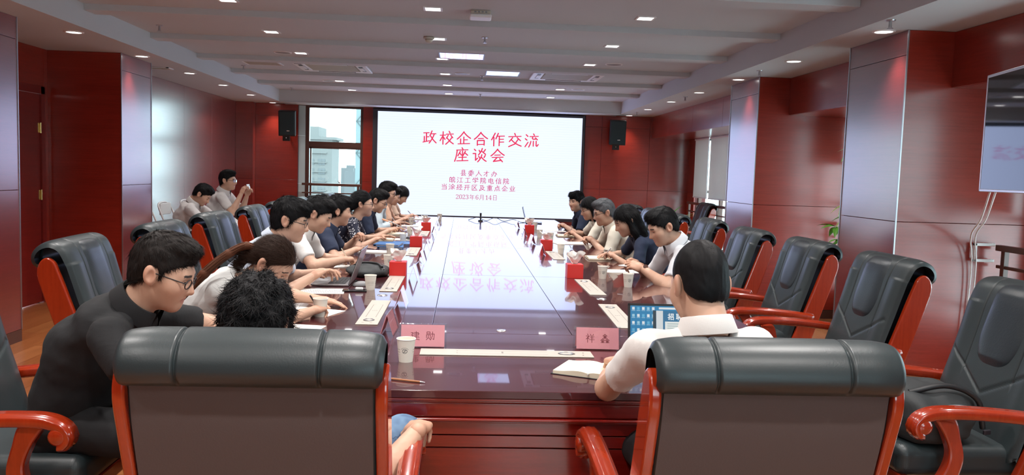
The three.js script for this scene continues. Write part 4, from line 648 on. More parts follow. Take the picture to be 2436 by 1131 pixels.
add(6, { hip: [-1.50, -7.45], face: 4, head: [-1.116, 1.148, -7.4], look: [14, 8], R: [[-1.12, 0.80, -7.12], [-0.94, 0.81, -7.42]], L: [[-1.14, 0.80, -7.68], [-1.0, 0.86, -7.62]], hands: [RE, CL], cloth: navy, hair: ['fringe', 'black'], cell: 0.012, size: 1.05, top: 'polo_shirt', group: lrow, label: 'man in a navy polo shirt with both forearms on blue folders' });
add(7, { hip: [-1.42, -8.6], face: 2, head: [-1.037, 1.165, -8.5], look: [6, 2], R: [[-1.06, 0.80, -8.28], [-0.90, 0.80, -8.52]], L: [[-1.08, 0.80, -8.82], [-0.90, 0.80, -8.80]], hands: [RE, RE], cloth: blouse, hair: ['tied', 'black'], fem: true, eyes: true, glasses: 'thick', collar: false, cell: 0.013, size: 1.04, top: 'blouse', group: lrow, label: 'woman with glasses in a black and white patterned blouse' });
add(8, { hip: [-1.40, -9.7], face: 0, head: [-0.996, 1.16, -9.6], look: [0, 24], R: [[-1.06, 0.80, -9.42], [-0.88, 0.80, -9.62]], L: [[-1.06, 0.80, -9.92], [-0.88, 0.80, -9.88]], hands: [RE, RE], cloth: navy, hair: ['short', 'black'], glasses: 'thin', cell: 0.014, size: 1.05, group: lrow, label: 'man with glasses in a dark navy shirt looking down at notes' });
add(9, { hip: [-1.38, -10.8], face: 0, head: [-0.986, 1.225, -10.7], look: [-4, 14], R: [[-1.08, 0.80, -10.44], [-0.90, 0.82, -10.60]], L: [[-1.08, 0.80, -11.0], [-0.90, 0.80, -10.95]], hands: [PE, RE], cloth: cloth([0.52, 0.62, 0.68]), hair: ['short', 'black'], glasses: 'thick', cell: 0.014, size: 1.08, group: lrow, sleeve: 1.75, label: 'crew-cut man with glasses in a pale grey-blue long-sleeved shirt' });
add(10, { hip: [-1.34, -11.85], face: 0, head: [-1.0, 1.15, -11.75], look: [0, 22], R: [[-1.04, 0.80, -11.55], [-0.86, 0.81, -11.70]], L: [[-1.04, 0.80, -12.1], [-0.86, 0.80, -12.0]], hands: [RE, RE], cloth: peach, hair: ['short', 'black'], cell: 0.014, group: lrow, label: 'person in a peach shirt mostly hidden behind the crew-cut man' });
add(11, { hip: [-1.32, -12.8], face: 0, head: [-0.955, 1.13, -12.7], look: [0, 40], R: [[-1.0, 0.80, -12.52], [-0.82, 0.81, -12.66]], L: [[-1.0, 0.80, -13.0], [-0.82, 0.80, -12.9]], hands: [PE, RE], cloth: beigeTop, hair: ['long', 'black'], fem: true, collar: false, cell: 0.014, size: 1.05, sleeve: 0.6, top: 'blouse', group: lrow, label: 'woman with long black hair writing beside the screen' });
add(12, { hip: [1.88, -11.25], face: 184, head: [1.583, 1.165, -11.2], look: [214, 6], R: [[1.62, 0.80, -11.52], [1.43, 0.81, -11.36]], L: [[1.62, 0.80, -10.98], [1.44, 0.815, -11.16]], hands: [CL, CL], cloth: navy, hair: ['fringe', 'black'], eyes: true, cell: 0.014, size: 1.07, group: rrow, top: 'polo_shirt', label: 'young man in a navy polo shirt with clasped hands by the screen' });
add(13, { hip: [1.86, -10.0], face: 182, head: [1.559, 1.127, -9.9], look: [192, 20], R: [[1.58, 0.80, -10.26], [1.40, 0.80, -10.14]], L: [[1.58, 0.80, -9.74], [1.39, 0.805, -9.88]], hands: [RE, PE], cloth: cream, hair: ['bob', 'black'], fem: true, glasses: 'thin', collar: false, cell: 0.013, size: 1.06, group: rrow, top: 'blouse', label: 'woman with round glasses and straight black hair in a cream top' });
add(14, { hip: [1.86, -8.7], face: 182, head: [1.514, 1.146, -8.6], look: [186, 16], R: [[1.57, 0.80, -8.94], [1.40, 0.835, -8.78]], L: [[1.57, 0.80, -8.40], [1.41, 0.83, -8.60]], hands: [CL, CL], cloth: cream, hair: ['short', 'grey'], glasses: 'thin', cell: 0.013, size: 1.08, sleeve: 0.8, group: rrow, label: 'grey-haired man in a cream shirt with folded hands' });
add(15, { hip: [1.88, -7.4], face: 180, head: [1.493, 1.137, -7.3], look: [184, 28], R: [[1.56, 0.80, -7.68], [1.38, 0.80, -7.52]], L: [[1.58, 0.80, -7.10], [1.39, 0.81, -7.24]], hands: [RE, PE], cloth: navy, hair: ['long', 'black'], fem: true, collar: false, cell: 0.012, size: 1.08, sleeve: 0.7, top: 'blouse', group: rrow, label: 'woman with black shoulder-length hair in a navy top taking notes' });
add(16, { hip: [1.86, -6.1], face: 184, head: [1.507, 1.174, -6.0], look: [188, 26], R: [[1.53, 0.80, -6.30], [1.37, 0.86, -6.18]], L: [[1.53, 0.80, -5.76], [1.36, 0.855, -5.96]], hands: [{ pose: 'hold', dir: [-0.85, 0.35, 0.3], up: [0.2, 0.7, -0.7] }, { pose: 'hold', dir: [-0.85, 0.35, -0.3], up: [0.2, 0.7, 0.7] }], cloth: cloth([0.66, 0.68, 0.72]), hair: ['short', 'black'], cell: 0.011, size: 1.09, group: rrow, label: 'young man in a white shirt looking down at his phone' });
add(17, { hip: [0.82, -2.60], face: 92, head: [0.774, 1.205, -2.57], look: [100, 16], R: [[1.13, 0.80, -2.80], [0.95, 0.80, -3.06]], L: [[0.535, 0.79, -2.82], [0.63, 0.825, -3.06]], hands: [RE, { pose: 'pen', dir: [-0.15, -0.1, -1] }], cloth: white, hair: ['crew', 'black'], size: 1.06, cell: 0.011, group: near, top: 'polo_shirt', label: 'man in a white polo shirt seen from behind at a laptop' });
add(18, { hip: [-3.62, -10.9], face: 0, head: [-3.40, 1.122, -10.85], look: [0, 38], R: [[-3.36, 0.82, -10.62], [-3.18, 0.79, -10.74]], L: [[-3.36, 0.82, -11.12], [-3.18, 0.79, -11.0]], hands: [RE, RE], cloth: greyWhite, hair: ['short', 'black'], cell: 0.014, size: 1.08, slouch: 0.07, group: 'two men by the wall', label: 'man by the wall in a pale shirt looking down at his lap desk' });
add(19, { hip: [-3.52, -11.75], face: 0, hipY: 0.60, head: [-3.30, 1.30, -11.65], look: [-6, 2], R: [[-3.18, 0.86, -11.44], [-3.08, 1.12, -11.52]], L: [[-3.18, 0.86, -11.94], [-3.06, 1.10, -11.76]], hands: [{ pose: 'hold', dir: [0.3, 0.85, -0.2], up: [-0.6, 0.3, 0.7] }, { pose: 'hold', dir: [0.35, 0.85, 0.2], up: [-0.6, 0.3, -0.7] }], cloth: greyWhite, hair: ['short', 'black'], glasses: 'thick', lens: true, eyes: true, cell: 0.014, size: 1.08, group: 'two men by the wall', label: 'man with glasses by the wall holding up a phone to photograph' });
// ---------- window in the far wall, railings, blinds, view outside ----------
{
  const g = structGroup('window_1');
  mesh('window_frame', [b2(-2.97, -2.90, 0.3, 2.66, -15.62, -15.52), b2(-1.95, -1.90, 0.3, 2.66, -15.62, -15.52), b2(-2.9, -1.95, 1.90, 2.0, -15.62, -15.53), b2(-2.9, -1.95, 0.3, 0.36, -15.62, -15.53), b2(-2.9, -1.95, 1.17, 1.22, -15.62, -15.55), b2(-2.9, -1.95, 2.63, 2.66, -15.62, -15.53), b2(-2.885, -2.86, 1.22, 1.9, -15.6, -15.54), b2(-2.9, -1.95, 1.87, 1.9, -15.6, -15.54)], M.frame, g);
  for (const [y0, y1] of [[0.36, 1.17], [1.22, 1.87], [2.0, 2.63]]) mesh('pane', b2(-2.9, -1.95, y0, y1, -15.585, -15.58), M.glass, g);
  mesh('latch', [bx(0.03, 0.02, 0.02, -2.33, 1.235, -15.53), rod([-2.33, 1.24, -15.53], [-2.36, 1.27, -15.52], 0.006)], M.frame, g);
  for (const [y0, y1] of [[0.3, 1.2], [1.205, 2.1], [2.105, 2.66]]) mesh('reveal_panel', b2(-3.09, -2.972, y0, y1, -15.6, -15.5, 0.003), P({ color: lin(0.50, 0.62, 0.64), roughness: 0.35 }), g);
}
function railing(axis, at, a, b, ys, posts, label) {
  const t = thing('railing', label, 'railing'), q = (u0, u1, y0, y1, w) => axis === 'x' ? b2(at - w, at + w, y0, y1, u0, u1, 0.004) : b2(u0, u1, y0, y1, at - w, at + w, 0.004);
  ys.forEach((y, i) => mesh('rail', q(a, b, y - (i ? 0.012 : 0.022), y + (i ? 0.012 : 0.022), i ? 0.012 : 0.025), M.frame, t));
  for (const u of posts) mesh('post', q(u - 0.02, u + 0.02, 0, ys[0] - 0.02, 0.02), M.frame, t);
}
railing('z', -15.38, -3.0, -1.9, [1.2, 1.04, 0.7, 0.36], [-2.84, -1.96], 'brown railing in front of the window left of the screen');
railing('x', 4.22, -15.0, -9.9, [1.08, 0.93, 0.6, 0.3], [-14.9, -14.4, -13.2, -12, -10.8, -9.95], 'dark railing below the roller blinds in the far corner');
railing('x', 4.0, -5.8, -2.35, [1.1, 0.96, 0.6, 0.3], [-5.72, -4.6, -3.4, -2.4], 'brown railing under the wall television by the near window');
railing('x', 4.22, -8.8, -6.82, [1.08, 0.93, 0.6, 0.3], [-8.6, -7.8, -7.0], 'railing hidden in the recess between the two wooden pillars');
{
  const blind = (z0, z1, y0, label) => { const t = thing('roller_blind', label, 'blind', [4.30, 0, 0], 0, 'roller blinds on the window wall'); mesh('fabric', b2(-0.001, 0.001, y0 + 0.02, 2.24, z0, z1), M.blind, t); mesh('bottom_bar', b2(-0.008, 0.008, y0, y0 + 0.022, z0, z1, 0.003), M.white, t); mesh('roller', rod([0, 2.25, z0 - 0.01], [0, 2.25, z1 + 0.01], 0.018, 12), M.white, t); mesh('pull_chain', rod([-0.02, 1.05, z1 + 0.02], [-0.02, 2.25, z1 + 0.02], 0.003, 6), M.white, t); };
  blind(-14.96, -14.10, 1.18, 'pale roller blind nearest the far corner'); blind(-14.02, -12.6, 1.18, 'second pale roller blind from the far corner, beside the pillar'); blind(-12.5, -11.3, 1.18, 'pale roller blind hidden behind the pillar'); blind(-11.2, -10.0, 1.18, 'last pale roller blind before the pillar');
  blind(-8.72, -7.82, 1.75, 'pale roller blind in the recess behind the second pillar'); blind(-5.62, -4.5, 1.35, 'pale roller blind behind the wall television');
}
{ // outside, seen through the far window
  const wallM = P({ color: lin(0.155, 0.155, 0.15), roughness: 0.9 }), winM = P({ color: lin(0.09, 0.10, 0.105), roughness: 0.3 }), glassM = P({ color: lin(0.10, 0.135, 0.14), roughness: 0.25 }), barM = P({ color: lin(0.04, 0.06, 0.065), roughness: 0.5 }), hazeM = P({ color: lin(0.14, 0.146, 0.15), roughness: 1 });
  const b = thing('apartment_building', 'pale apartment block with a grid of windows outside the far window', 'building', [-31, -30, -180]);
  mesh('wall', [b2(-12, 2.3, 0, 37.5, -10, 0), b2(-12, -0.6, 37.5, 40, -10, 0), b2(-12, 3.3, 37.2, 37.8, -10, 0.4)], wallM, b);
  for (let c = 0; c < 5; c++) for (let r = 0; r < 8; r++) { const x = 0.1 - c * 2.4, y = 33.0 - r * 2.05; const w = mesh('window', b2(x - 0.75, x + 0.75, y - 1.3, y, 0.02, 0.08), winM, b); mesh('glazing_bar', [b2(x - 0.03, x + 0.03, y - 1.3, y, 0.09, 0.12), b2(x - 0.75, x + 0.75, y - 0.5, y - 0.44, 0.09, 0.12)], wallM, w); }
  for (let r = 0; r < 9; r++) mesh('cornice', b2(-12, 1.2, 34.2 - r * 2.05, 34.4 - r * 2.05, 0, 0.35), wallM, b);
  const tw = thing('glass_tower', 'teal glass facade with diagonal bracing outside the far window', 'building', [-3.2, -20, -30]);
  mesh('facade', b2(-0.74, 0.9, 0, 40, -3, 0), glassM, tw);
  for (let y = 14; y < 30; y += 1.15) { mesh('transom', b2(-0.74, 0.9, y - 0.015, y + 0.015, 0, 0.03), barM, tw); mesh('brace', [rod([-0.72, y, 0.03], [-0.3, y + 0.5, 0.03], 0.012, 5), rod([-0.72, y, 0.03], [-0.3, y - 0.5, 0.03], 0.012, 5)], barM, tw); }
  for (let i = 0; i < 9; i++) { const w = 3 + (i * 37 % 5), h = 6 + (i * 53 % 9); tag(mesh('city_block', [b2(-w / 2, w / 2, -30, h - 12, -4, 0), b2(-w / 4, w / 6, h - 12, h - 11, -3, -1)].map((g) => g.translate(-52 + i * 5.5, 0, -260 - (i % 3) * 20)), hazeM), 'pale distant city block in the haze outside the far window', 'building', 'hazy city blocks far outside'); }
  struct('ground', b2(-300, 300, -31, -30, -500, -17), hazeM);
}
// ---------- wall speakers ----------
{
  const mk = (pos, turn, label) => { const t = thing('loudspeaker', label, 'loudspeaker', pos, turn, 'wall loudspeakers'); t.rotation.set(0.16, turn, 0, 'YXZ');
    mesh('cabinet', bx(0.30, 0.46, 0.2, 0, 0, 0, 0.012, 2), M.black, t); mesh('grille', bx(0.27, 0.42, 0.014, 0, 0.005, 0.104, 0.006), P({ color: lin(0.012, 0.03, 0.035), roughness: 0.65 }), t); mesh('badge', bx(0.05, 0.012, 0.004, 0.02, -0.13, 0.113), M.chrome, t); mesh('wall_bracket', [bx(0.13, 0.12, 0.07, -0.02, -0.27, -0.02, 0.006), rod([0, -0.25, -0.02], [0, -0.24, -0.2], 0.02)], M.black, t); mesh('bolt', rod([-0.02, -0.27, 0.015], [-0.02, -0.27, 0.022], 0.008), M.chrome, t); };
  mk([-3.25, 2.31, -15.25], 0.12, 'black loudspeaker on the wall left of the window'); mk([2.88, 2.35, -15.25], -0.1, 'black loudspeaker on the wall right of the screen');
}
// ---------- ceiling fittings ----------
{
  const ac = (x, z, label) => { const t = thing('air_conditioner', label, 'air conditioner', [x, CE - 0.002, z], 0, 'ceiling air conditioners');
    mesh('face_panel', [b2(-0.475, 0.475, -0.03, 0, 0.33, 0.475, 0.008), b2(-0.475, 0.475, -0.03, 0, -0.475, -0.33, 0.008), b2(-0.475, -0.33, -0.03, 0, -0.33, 0.33, 0.008), b2(0.33, 0.475, -0.03, 0, -0.33, 0.33, 0.008)], M.white, t);
    for (const [w, d, px, pz] of [[0.5, 0.05, 0, 0.39], [0.5, 0.05, 0, -0.39], [0.05, 0.5, 0.39, 0], [0.05, 0.5, -0.39, 0]]) { mesh('air_slot', bx(w, 0.006, d, px, -0.031, pz), M.black, t); mesh('louvre', bx(w * 0.96, 0.006, d * 0.6, px, -0.036, pz, 0.002), M.white, t); }
    const gr = mesh('grille_back', b2(-0.33, 0.33, -0.012, -0.004, -0.33, 0.33), M.grey, t); for (let i = 0; i < 14; i++) mesh('slat', b2(-0.32, 0.32, -0.03, -0.014, -0.315 + i * 0.0475, -0.295 + i * 0.0475), M.beige, gr);
    mesh('sensor_badge', bx(0.09, 0.004, 0.05, -0.4, -0.032, 0.36), M.dark, t); };
  ac(-1.78, -11.16, 'white ceiling cassette air conditioner on the door side'); ac(1.37, -11.15, 'white ceiling cassette air conditioner on the window side');
  const mirrorM = P({ color: lin(0.85, 0.87, 0.9), metalness: 1, roughness: 0.04 });
  const hatch = (x0, x1, z0, z1, label) => { const t = thing('ceiling_hatch', label, 'ceiling panel', [(x0 + x1) / 2, CE, (z0 + z1) / 2], 0, 'mirror-finished ceiling panels'); const w = (x1 - x0) / 2, d = (z1 - z0) / 2; mesh('plate', b2(-w, w, -0.006, 0, -d, d, 0.002), mirrorM, t); mesh('rim', [b2(-w - 0.012, w + 0.012, -0.008, 0, d, d + 0.012), b2(-w - 0.012, w + 0.012, -0.008, 0, -d - 0.012, -d), b2(-w - 0.012, -w, -0.008, 0, -d, d), b2(w, w + 0.012, -0.008, 0, -d, d)], M.dark, t); };
  hatch(-0.31, 0.20, -9.95, -9.47, 'mirror-finished ceiling panel reflecting the screen, nearer one'); hatch(0.28, 0.72, -11.5, -11.0, 'mirror-finished ceiling panel reflecting the screen, farther one');
  const ap = thing('access_point', 'white slotted ceiling unit above the table, biggest ceiling fitting', 'sensor', [0.11, CE, -7.0]); mesh('base', bx(0.17, 0.03, 0.17, 0, -0.015, 0, 0.01, 2), M.beige, ap); mesh('cover', bx(0.185, 0.03, 0.185, 0, -0.045, 0, 0.014, 3), M.white, ap); for (let i = 0; i < 4; i++) mesh('slot', bx(0.018, 0.012, 0.003, -0.045 + i * 0.03, -0.016, 0.086), M.grey, ap);
  const dome = (x, z, label) => { const t = thing('smoke_detector', label, 'smoke detector', [x, CE, z], 0, 'smoke detectors'); mesh('base', lathe([[0, 0], [0.055, 0], [0.055, -0.02], [0.048, -0.024], [0, -0.024]]), M.beige, t); mesh('head', lathe([[0, -0.06], [0.02, -0.058], [0.035, -0.045], [0.042, -0.024], [0, -0.024]]), M.beige, t); };
  dome(-0.385, -8.42, 'round smoke detector touching a square ceiling light'); dome(0.0, -13.55, 'small round smoke detector near the screen');
  const spr = (x, y, z, label) => { const t = thing('sprinkler', label, 'sprinkler', [x, y, z], 0, 'ceiling sprinklers'); mesh('escutcheon', cyl(0.035, 0.03, 0.008, 0, -0.004, 0, 18), M.steel, t); mesh('body', cyl(0.009, 0.012, 0.04, 0, -0.028, 0, 10), M.steel, t); mesh('deflector', [cyl(0.02, 0.02, 0.003, 0, -0.058, 0, 14), rod([-0.012, -0.045, 0], [-0.004, -0.058, 0], 0.002, 5), rod([0.012, -0.045, 0], [0.004, -0.058, 0], 0.002, 5)], M.steel, t); };
  [[0.18, CE, -8.3, 'sprinkler over the middle of the table beside the smoke detector'], [-3.05, CE, -8.4, 'sprinkler at the tray edge above the door side'], [0.23, CE, -11.66, 'sprinkler next to the farther mirror panel'], [0.26, CE, -14.4, 'sprinkler just in front of the screen'], [-3.05, CE, -11.5, 'sprinkler beside the square return grille'], [-3.02, CE, -14.5, 'sprinkler in the far tray corner above the window'], [2.92, SO, -5.55, 'sprinkler in the window-side soffit closest to the viewer'], [3.04, SO, -8.37, 'sprinkler in the window-side soffit by the second pillar'], [3.08, SO, -11.35, 'sprinkler in the window-side soffit over the blinds'], [3.05, SO, -14.4, 'sprinkler in the window-side soffit near the far loudspeaker']].forEach((a) => spr(...a));
  const spk = (x, z, label) => { const t = thing('ceiling_speaker', label, 'speaker', [x, CE, z], 0, 'round ceiling speakers'); mesh('rim', lathe([[0.088, 0], [0.088, -0.006], [0.1, -0.01], [0.108, 0]]), M.white, t); mesh('grille', cyl(0.09, 0.09, 0.006, 0, -0.003, 0, 24), M.grey, t); };
  spk(-2.2, -10.02, 'round ceiling speaker on the door side over mid table'); spk(1.79, -9.9, 'round ceiling speaker on the window side over mid table'); spk(-2.15, -13.1, 'round ceiling speaker on the door side near the screen'); spk(1.79, -12.98, 'round ceiling speaker on the window side near the screen'); spk(-0.05, -11.45, 'round ceiling speaker in the middle between the mirror panels');
  const vent = (x, y, z, w, d, label) => { const t = thing('ceiling_vent', label, 'vent', [x, y, z]); mesh('frame', [b2(-w, w, -0.012, 0, d - 0.025, d), b2(-w, w, -0.012, 0, -d, -d + 0.025), b2(-w, -w + 0.025, -0.012, 0, -d, d), b2(w - 0.025, w, -0.012, 0, -d, d)], M.white, t); mesh('backing', b2(-w + 0.025, w - 0.025, -0.004, 0, -d + 0.025, d - 0.025), M.grey, t); const n = Math.floor((2 * d - 0.05) / 0.035); for (let i = 0; i < n; i++) mesh('slat', b2(-w + 0.025, w - 0.025, -0.012, -0.005, -d + 0.03 + i * 0.035, -d + 0.045 + i * 0.035), M.beige, t); };
  vent(-2.70, CE, -11.05, 0.24, 0.26, 'square return-air grille in the ceiling beside the air conditioner'); vent(-3.8, SO, -10.3, 0.2, 0.11, 'small air vent in the soffit beyond the door pillar');
}
// ---------- television ----------
{
  const t = thing('television', 'wall television with a silver bezel turned towards the table', 'television', [3.03, 1.52, -4.16], 0); t.rotation.set(0, -PI / 2 - 0.218, 0, 'YXZ');
  const w = 1.24, h = 0.70; mesh('screen', bx(w - 0.03, h - 0.03, 0.004, 0, h / 2, 0.026), P({ color: lin(0.004, 0.005, 0.006), roughness: 0.04, ior: 1.6 }), t);
  mesh('bezel', [bx(w, 0.018, 0.05, 0, 0.009, 0.005, 0.004), bx(w, 0.018, 0.05, 0, h - 0.009, 0.005, 0.004), bx(0.018, h, 0.05, -w / 2 + 0.009, h / 2, 0.005, 0.004), bx(0.018, h, 0.05, w / 2 - 0.009, h / 2, 0.005, 0.004)], P({ color: lin(0.62, 0.62, 0.64), roughness: 0.3, metalness: 0.6 }), t);
  mesh('rear_housing', bx(w - 0.02, h - 0.02, 0.05, 0, h / 2, -0.004, 0.006), M.dark, t); mesh('ceiling_pole', [cyl(0.022, 0.022, 0.82, 0, h + 0.05, -0.08), bx(0.3, 0.3, 0.05, 0, h / 2, -0.05, 0.004)], M.dark, t);
  const cb = (dx, label) => tag(mesh('cable', tube([[3.19 + dx, 1.53, -4.74], [3.45 + dx, 1.34, -5.2], [3.74 + dx, 1.16, -5.74], [3.80 + dx, 1.0, -5.80], [3.80 + dx, 0.4, -5.82], [3.80 + dx, 0.02, -5.82]], 0.006, 40, 6), M.white), label, 'cable', 'television cables');
  cb(0, 'thin white cable hanging from the television, pillar side'); cb(0.035, 'thin white cable hanging from the television, window side');
  const cl = thing('cable_clip', 'white cable clip on the wooden wall at the railing end', 'bracket', [3.83, 1.06, -5.82]); mesh('plate', bx(0.02, 0.14, 0.03, 0, 0, 0, 0.003), M.white, cl); for (const y of [0.06, -0.06]) mesh('hook', bx(0.16, 0.022, 0.03, 0.07, y, 0, 0.004), M.white, cl);
}
// ---------- plants ----------
function leafGeo(len, wid, bend, n = 8) { const g = gridGeo(n, 4, (u, v) => { const s = v * 2 - 1, w = wid * Math.sin(PI * Math.pow(u, 0.8)) * 0.5 + 0.001; return [s * w, -bend * u * u * len + Math.abs(s) * w * 0.25, u * len]; }); return g; }
{
  const p = thing('potted_tree', 'green leafy potted plant half hidden behind the near wooden pillar', 'plant', [3.82, 0, -7.55]);
  mesh('pot', lathe([[0, 0], [0.13, 0], [0.17, 0.30], [0.185, 0.32], [0.17, 0.325], [0.155, 0.30], [0, 0.29]]), M.pot, p); mesh('soil', cyl(0.155, 0.155, 0.02, 0, 0.295, 0), M.soil, p);
  mesh('stem', [tube([[0, 0.28, 0], [0.02, 0.8, 0.01], [-0.02, 1.3, 0], [0, 1.75, 0.02]], 0.02, 20, 7), tube([[0, 0.9, 0], [-0.08, 1.1, 0.06], [-0.16, 1.2, 0.1]], 0.01, 12, 6)], P({ color: lin(0.16, 0.11, 0.05), roughness: 0.8 }), p);
  const L = [leafGeo(0.17, 0.06, 0.35), leafGeo(0.14, 0.055, 0.6)];
  const crowns = [[-0.14, 1.86, 0.05], [0.1, 1.8, -0.05], [-0.05, 1.6, 0.1], [-0.17, 1.22, 0.08], [-0.24, 1.12, 0.0], [-0.20, 1.0, 0.06], [0.12, 1.4, 0.0], [-0.22, 0.92, -0.06], [0.1, 1.05, 0.1], [-0.12, 1.34, -0.06]];
  crowns.forEach((c, k) => { for (let i = 0; i < 7; i++) { const m = mesh('leaf', L[i % 2], k % 3 ? M.leaf : M.leaf2, p); m.position.set(...c); m.rotation.set(rr(-0.5, 0.5), i * 0.9 + k, rr(-0.3, 0.3), 'YXZ'); } mesh('twig', rod([0, c[1] - 0.15, 0], c, 0.006, 5), M.leaf, p); });
  const q = thing('potted_strap_plant', 'potted plant with upright strap leaves in the far corner', 'plant', [3.55, 0, -14.55]);
  mesh('pot', lathe([[0, 0], [0.12, 0], [0.16, 0.5], [0.17, 0.52], [0.15, 0.52], [0.145, 0.49], [0, 0.48]]), M.pot, q); mesh('soil', cyl(0.145, 0.145, 0.02, 0, 0.485, 0), M.soil, q);
  for (let i = 0; i < 13; i++) { const m = mesh('leaf', leafGeo(0.62 + (i % 4) * 0.06, 0.085, 0.25 + (i % 3) * 0.2, 10), i % 3 ? M.leaf2 : M.leaf, q); m.position.set(0, 0.48, 0); m.rotation.set(-1.25 + (i % 5) * 0.16, i * 2.4, 0, 'YXZ'); }
}
// ---------- side row by the door wall ----------
{
  const d = thing('side_table', 'narrow white-topped table in front of the two men by the wall', 'table', [-3.08, 0, -11.3]);
  mesh('top', bx(0.42, 0.025, 2.3, 0, 0.748, 0, 0.004), M.white, d); mesh('front_panel', bx(0.018, 0.5, 2.2, 0.17, 0.48, 0, 0.003), M.wall, d); for (const z of [-1.08, 1.08]) for (const x of [-0.16, 0.14]) mesh('leg', bx(0.03, 0.735, 0.03, x, 0.3675, z), M.steel, d);
  const mk = (z, label) => { const t = thing('folding_chair', label, 'folding chair', [-3.70, 0, z], PI / 2, 'white folding chairs by the wall');
    mesh('frame', [tube([[-0.21, 0, 0.2], [-0.21, 0.45, 0], [-0.21, 0.93, -0.2], [-0.17, 0.985, -0.225], [0.17, 0.985, -0.225], [0.21, 0.93, -0.2], [0.21, 0.45, 0], [0.21, 0, 0.2]], 0.012, 60, 7)], M.white, t); mesh('rear_frame', [tube([[-0.2, 0, -0.24], [-0.2, 0.44, 0.12]], 0.011, 6, 7), tube([[0.2, 0, -0.24], [0.2, 0.44, 0.12]], 0.011, 6, 7)], M.white, t);
    mesh('seat', bx(0.4, 0.03, 0.4, 0, 0.45, 0.02, 0.012, 2), M.white, t); mesh('backrest', bx(0.38, 0.15, 0.015, 0, 0.92, -0.198, 0.006), M.white, t).rotation.x = 0; };
  mk(-10.22, 'white folding chair standing empty beside the door pillar'); mk(-10.92, 'white folding chair under the man looking down'); mk(-11.75, 'white folding chair under the man photographing');
}
// ---------- things on the table ----------
const cupTex = canvasTex(512, 256, (c, w, h) => { c.fillStyle = '#efe9dc'; c.fillRect(0, 0, w, h); c.fillStyle = '#8a8478'; c.font = '17px sans-serif'; for (const x of [40, 296]) { for (let r = 0; r < 2; r++) for (let i = 0; i < 6; i++) { c.fillRect(x + i * 19, 112 + r * 28, 12, 3); c.fillRect(x + i * 19 + 4, 106 + r * 28, 3, 14); c.fillRect(x + i * 19, 117 + r * 28, 11, 2); } c.fillRect(x + 10, 170, 90, 2); } c.strokeStyle = '#4a4a4a'; c.lineWidth = 5; for (const x of [200, 456]) { c.beginPath(); c.arc(x, 128, 24, 0, 7); c.stroke(); c.beginPath(); c.moveTo(x - 12, 118); c.lineTo(x + 12, 116); c.lineTo(x - 12, 140); c.lineTo(x + 12, 138); c.stroke(); c.lineWidth = 3; c.beginPath(); c.arc(x, 134, 44, 3.7, 5.7); c.stroke(); c.lineWidth = 5; } });
const cupM = P({ color: lin(0.92, 0.92, 0.92), map: cupTex, roughness: 0.6 });
const cupG = (() => { const g = lathe([[0.026, 0.003], [0.0265, 0.0], [0.028, 0.0], [0.038, 0.092], [0.0395, 0.0935], [0.0395, 0.0955], [0.0375, 0.0955], [0.0268, 0.004], [0, 0.004]], 32); const u = g.attributes.uv, p = g.attributes.position; for (let i = 0; i < u.count; i++) u.setY(i, p.getY(i) / 0.0955); return g; })(), rimG = new THREE.TorusGeometry(0.0388, 0.0016, 6, 32).rotateX(PI / 2).translate(0, 0.0945, 0);
function cup(x, z, label, turn = 0, y = TH) { const t = thing('paper_cup', label, 'paper cup', [x, y, z], turn, 'white paper cups'); mesh('wall', cupG, cupM, t); mesh('rim', rimG, M.paper, t); }
cup(-0.215, -3.30, 'white paper cup standing in front of a pink name plate', 0.6); cup(-0.73, -4.27, 'white paper cup beside the curly-haired person', 2.4); cup(-0.58, -5.25, 'white paper cup right of the open laptop', 2.2);
cup(-0.58, -6.50, 'white paper cup just behind the near left tissue box', 1); cup(-0.65, -7.45, 'white paper cup standing before the blue folders', 3); cup(-0.62, -8.65, 'white paper cup in front of the woman in the patterned blouse', 2); cup(-0.62, -9.78, 'white paper cup in front of the navy-shirted man with glasses', 1.4); cup(-0.72, -11.55, 'white paper cup before the peach-shirted person', 1); cup(-0.55, -12.15, 'white paper cup behind the farthest tissue box on the door side', 2); cup(-0.35, -12.75, 'white paper cup nearest the screen on the door side', 2);
cup(1.08, -6.09, 'white paper cup beside the near right tissue box', 0.75); cup(1.19, -5.66, 'white paper cup at the elbow of the phone-reading young man', 0.8); cup(0.98, -7.92, 'white paper cup beside the open documents on the window side', 2); cup(1.04, -9.42, 'white paper cup before the woman with round glasses', 1); cup(0.95, -9.85, 'white paper cup just beyond the middle right tissue box', 2); cup(1.02, -11.3, 'white paper cup before the clasped-hands young man', 2); cup(-2.95, -11.9, 'small white cup on the side table by the wall', 1, 0.7605);
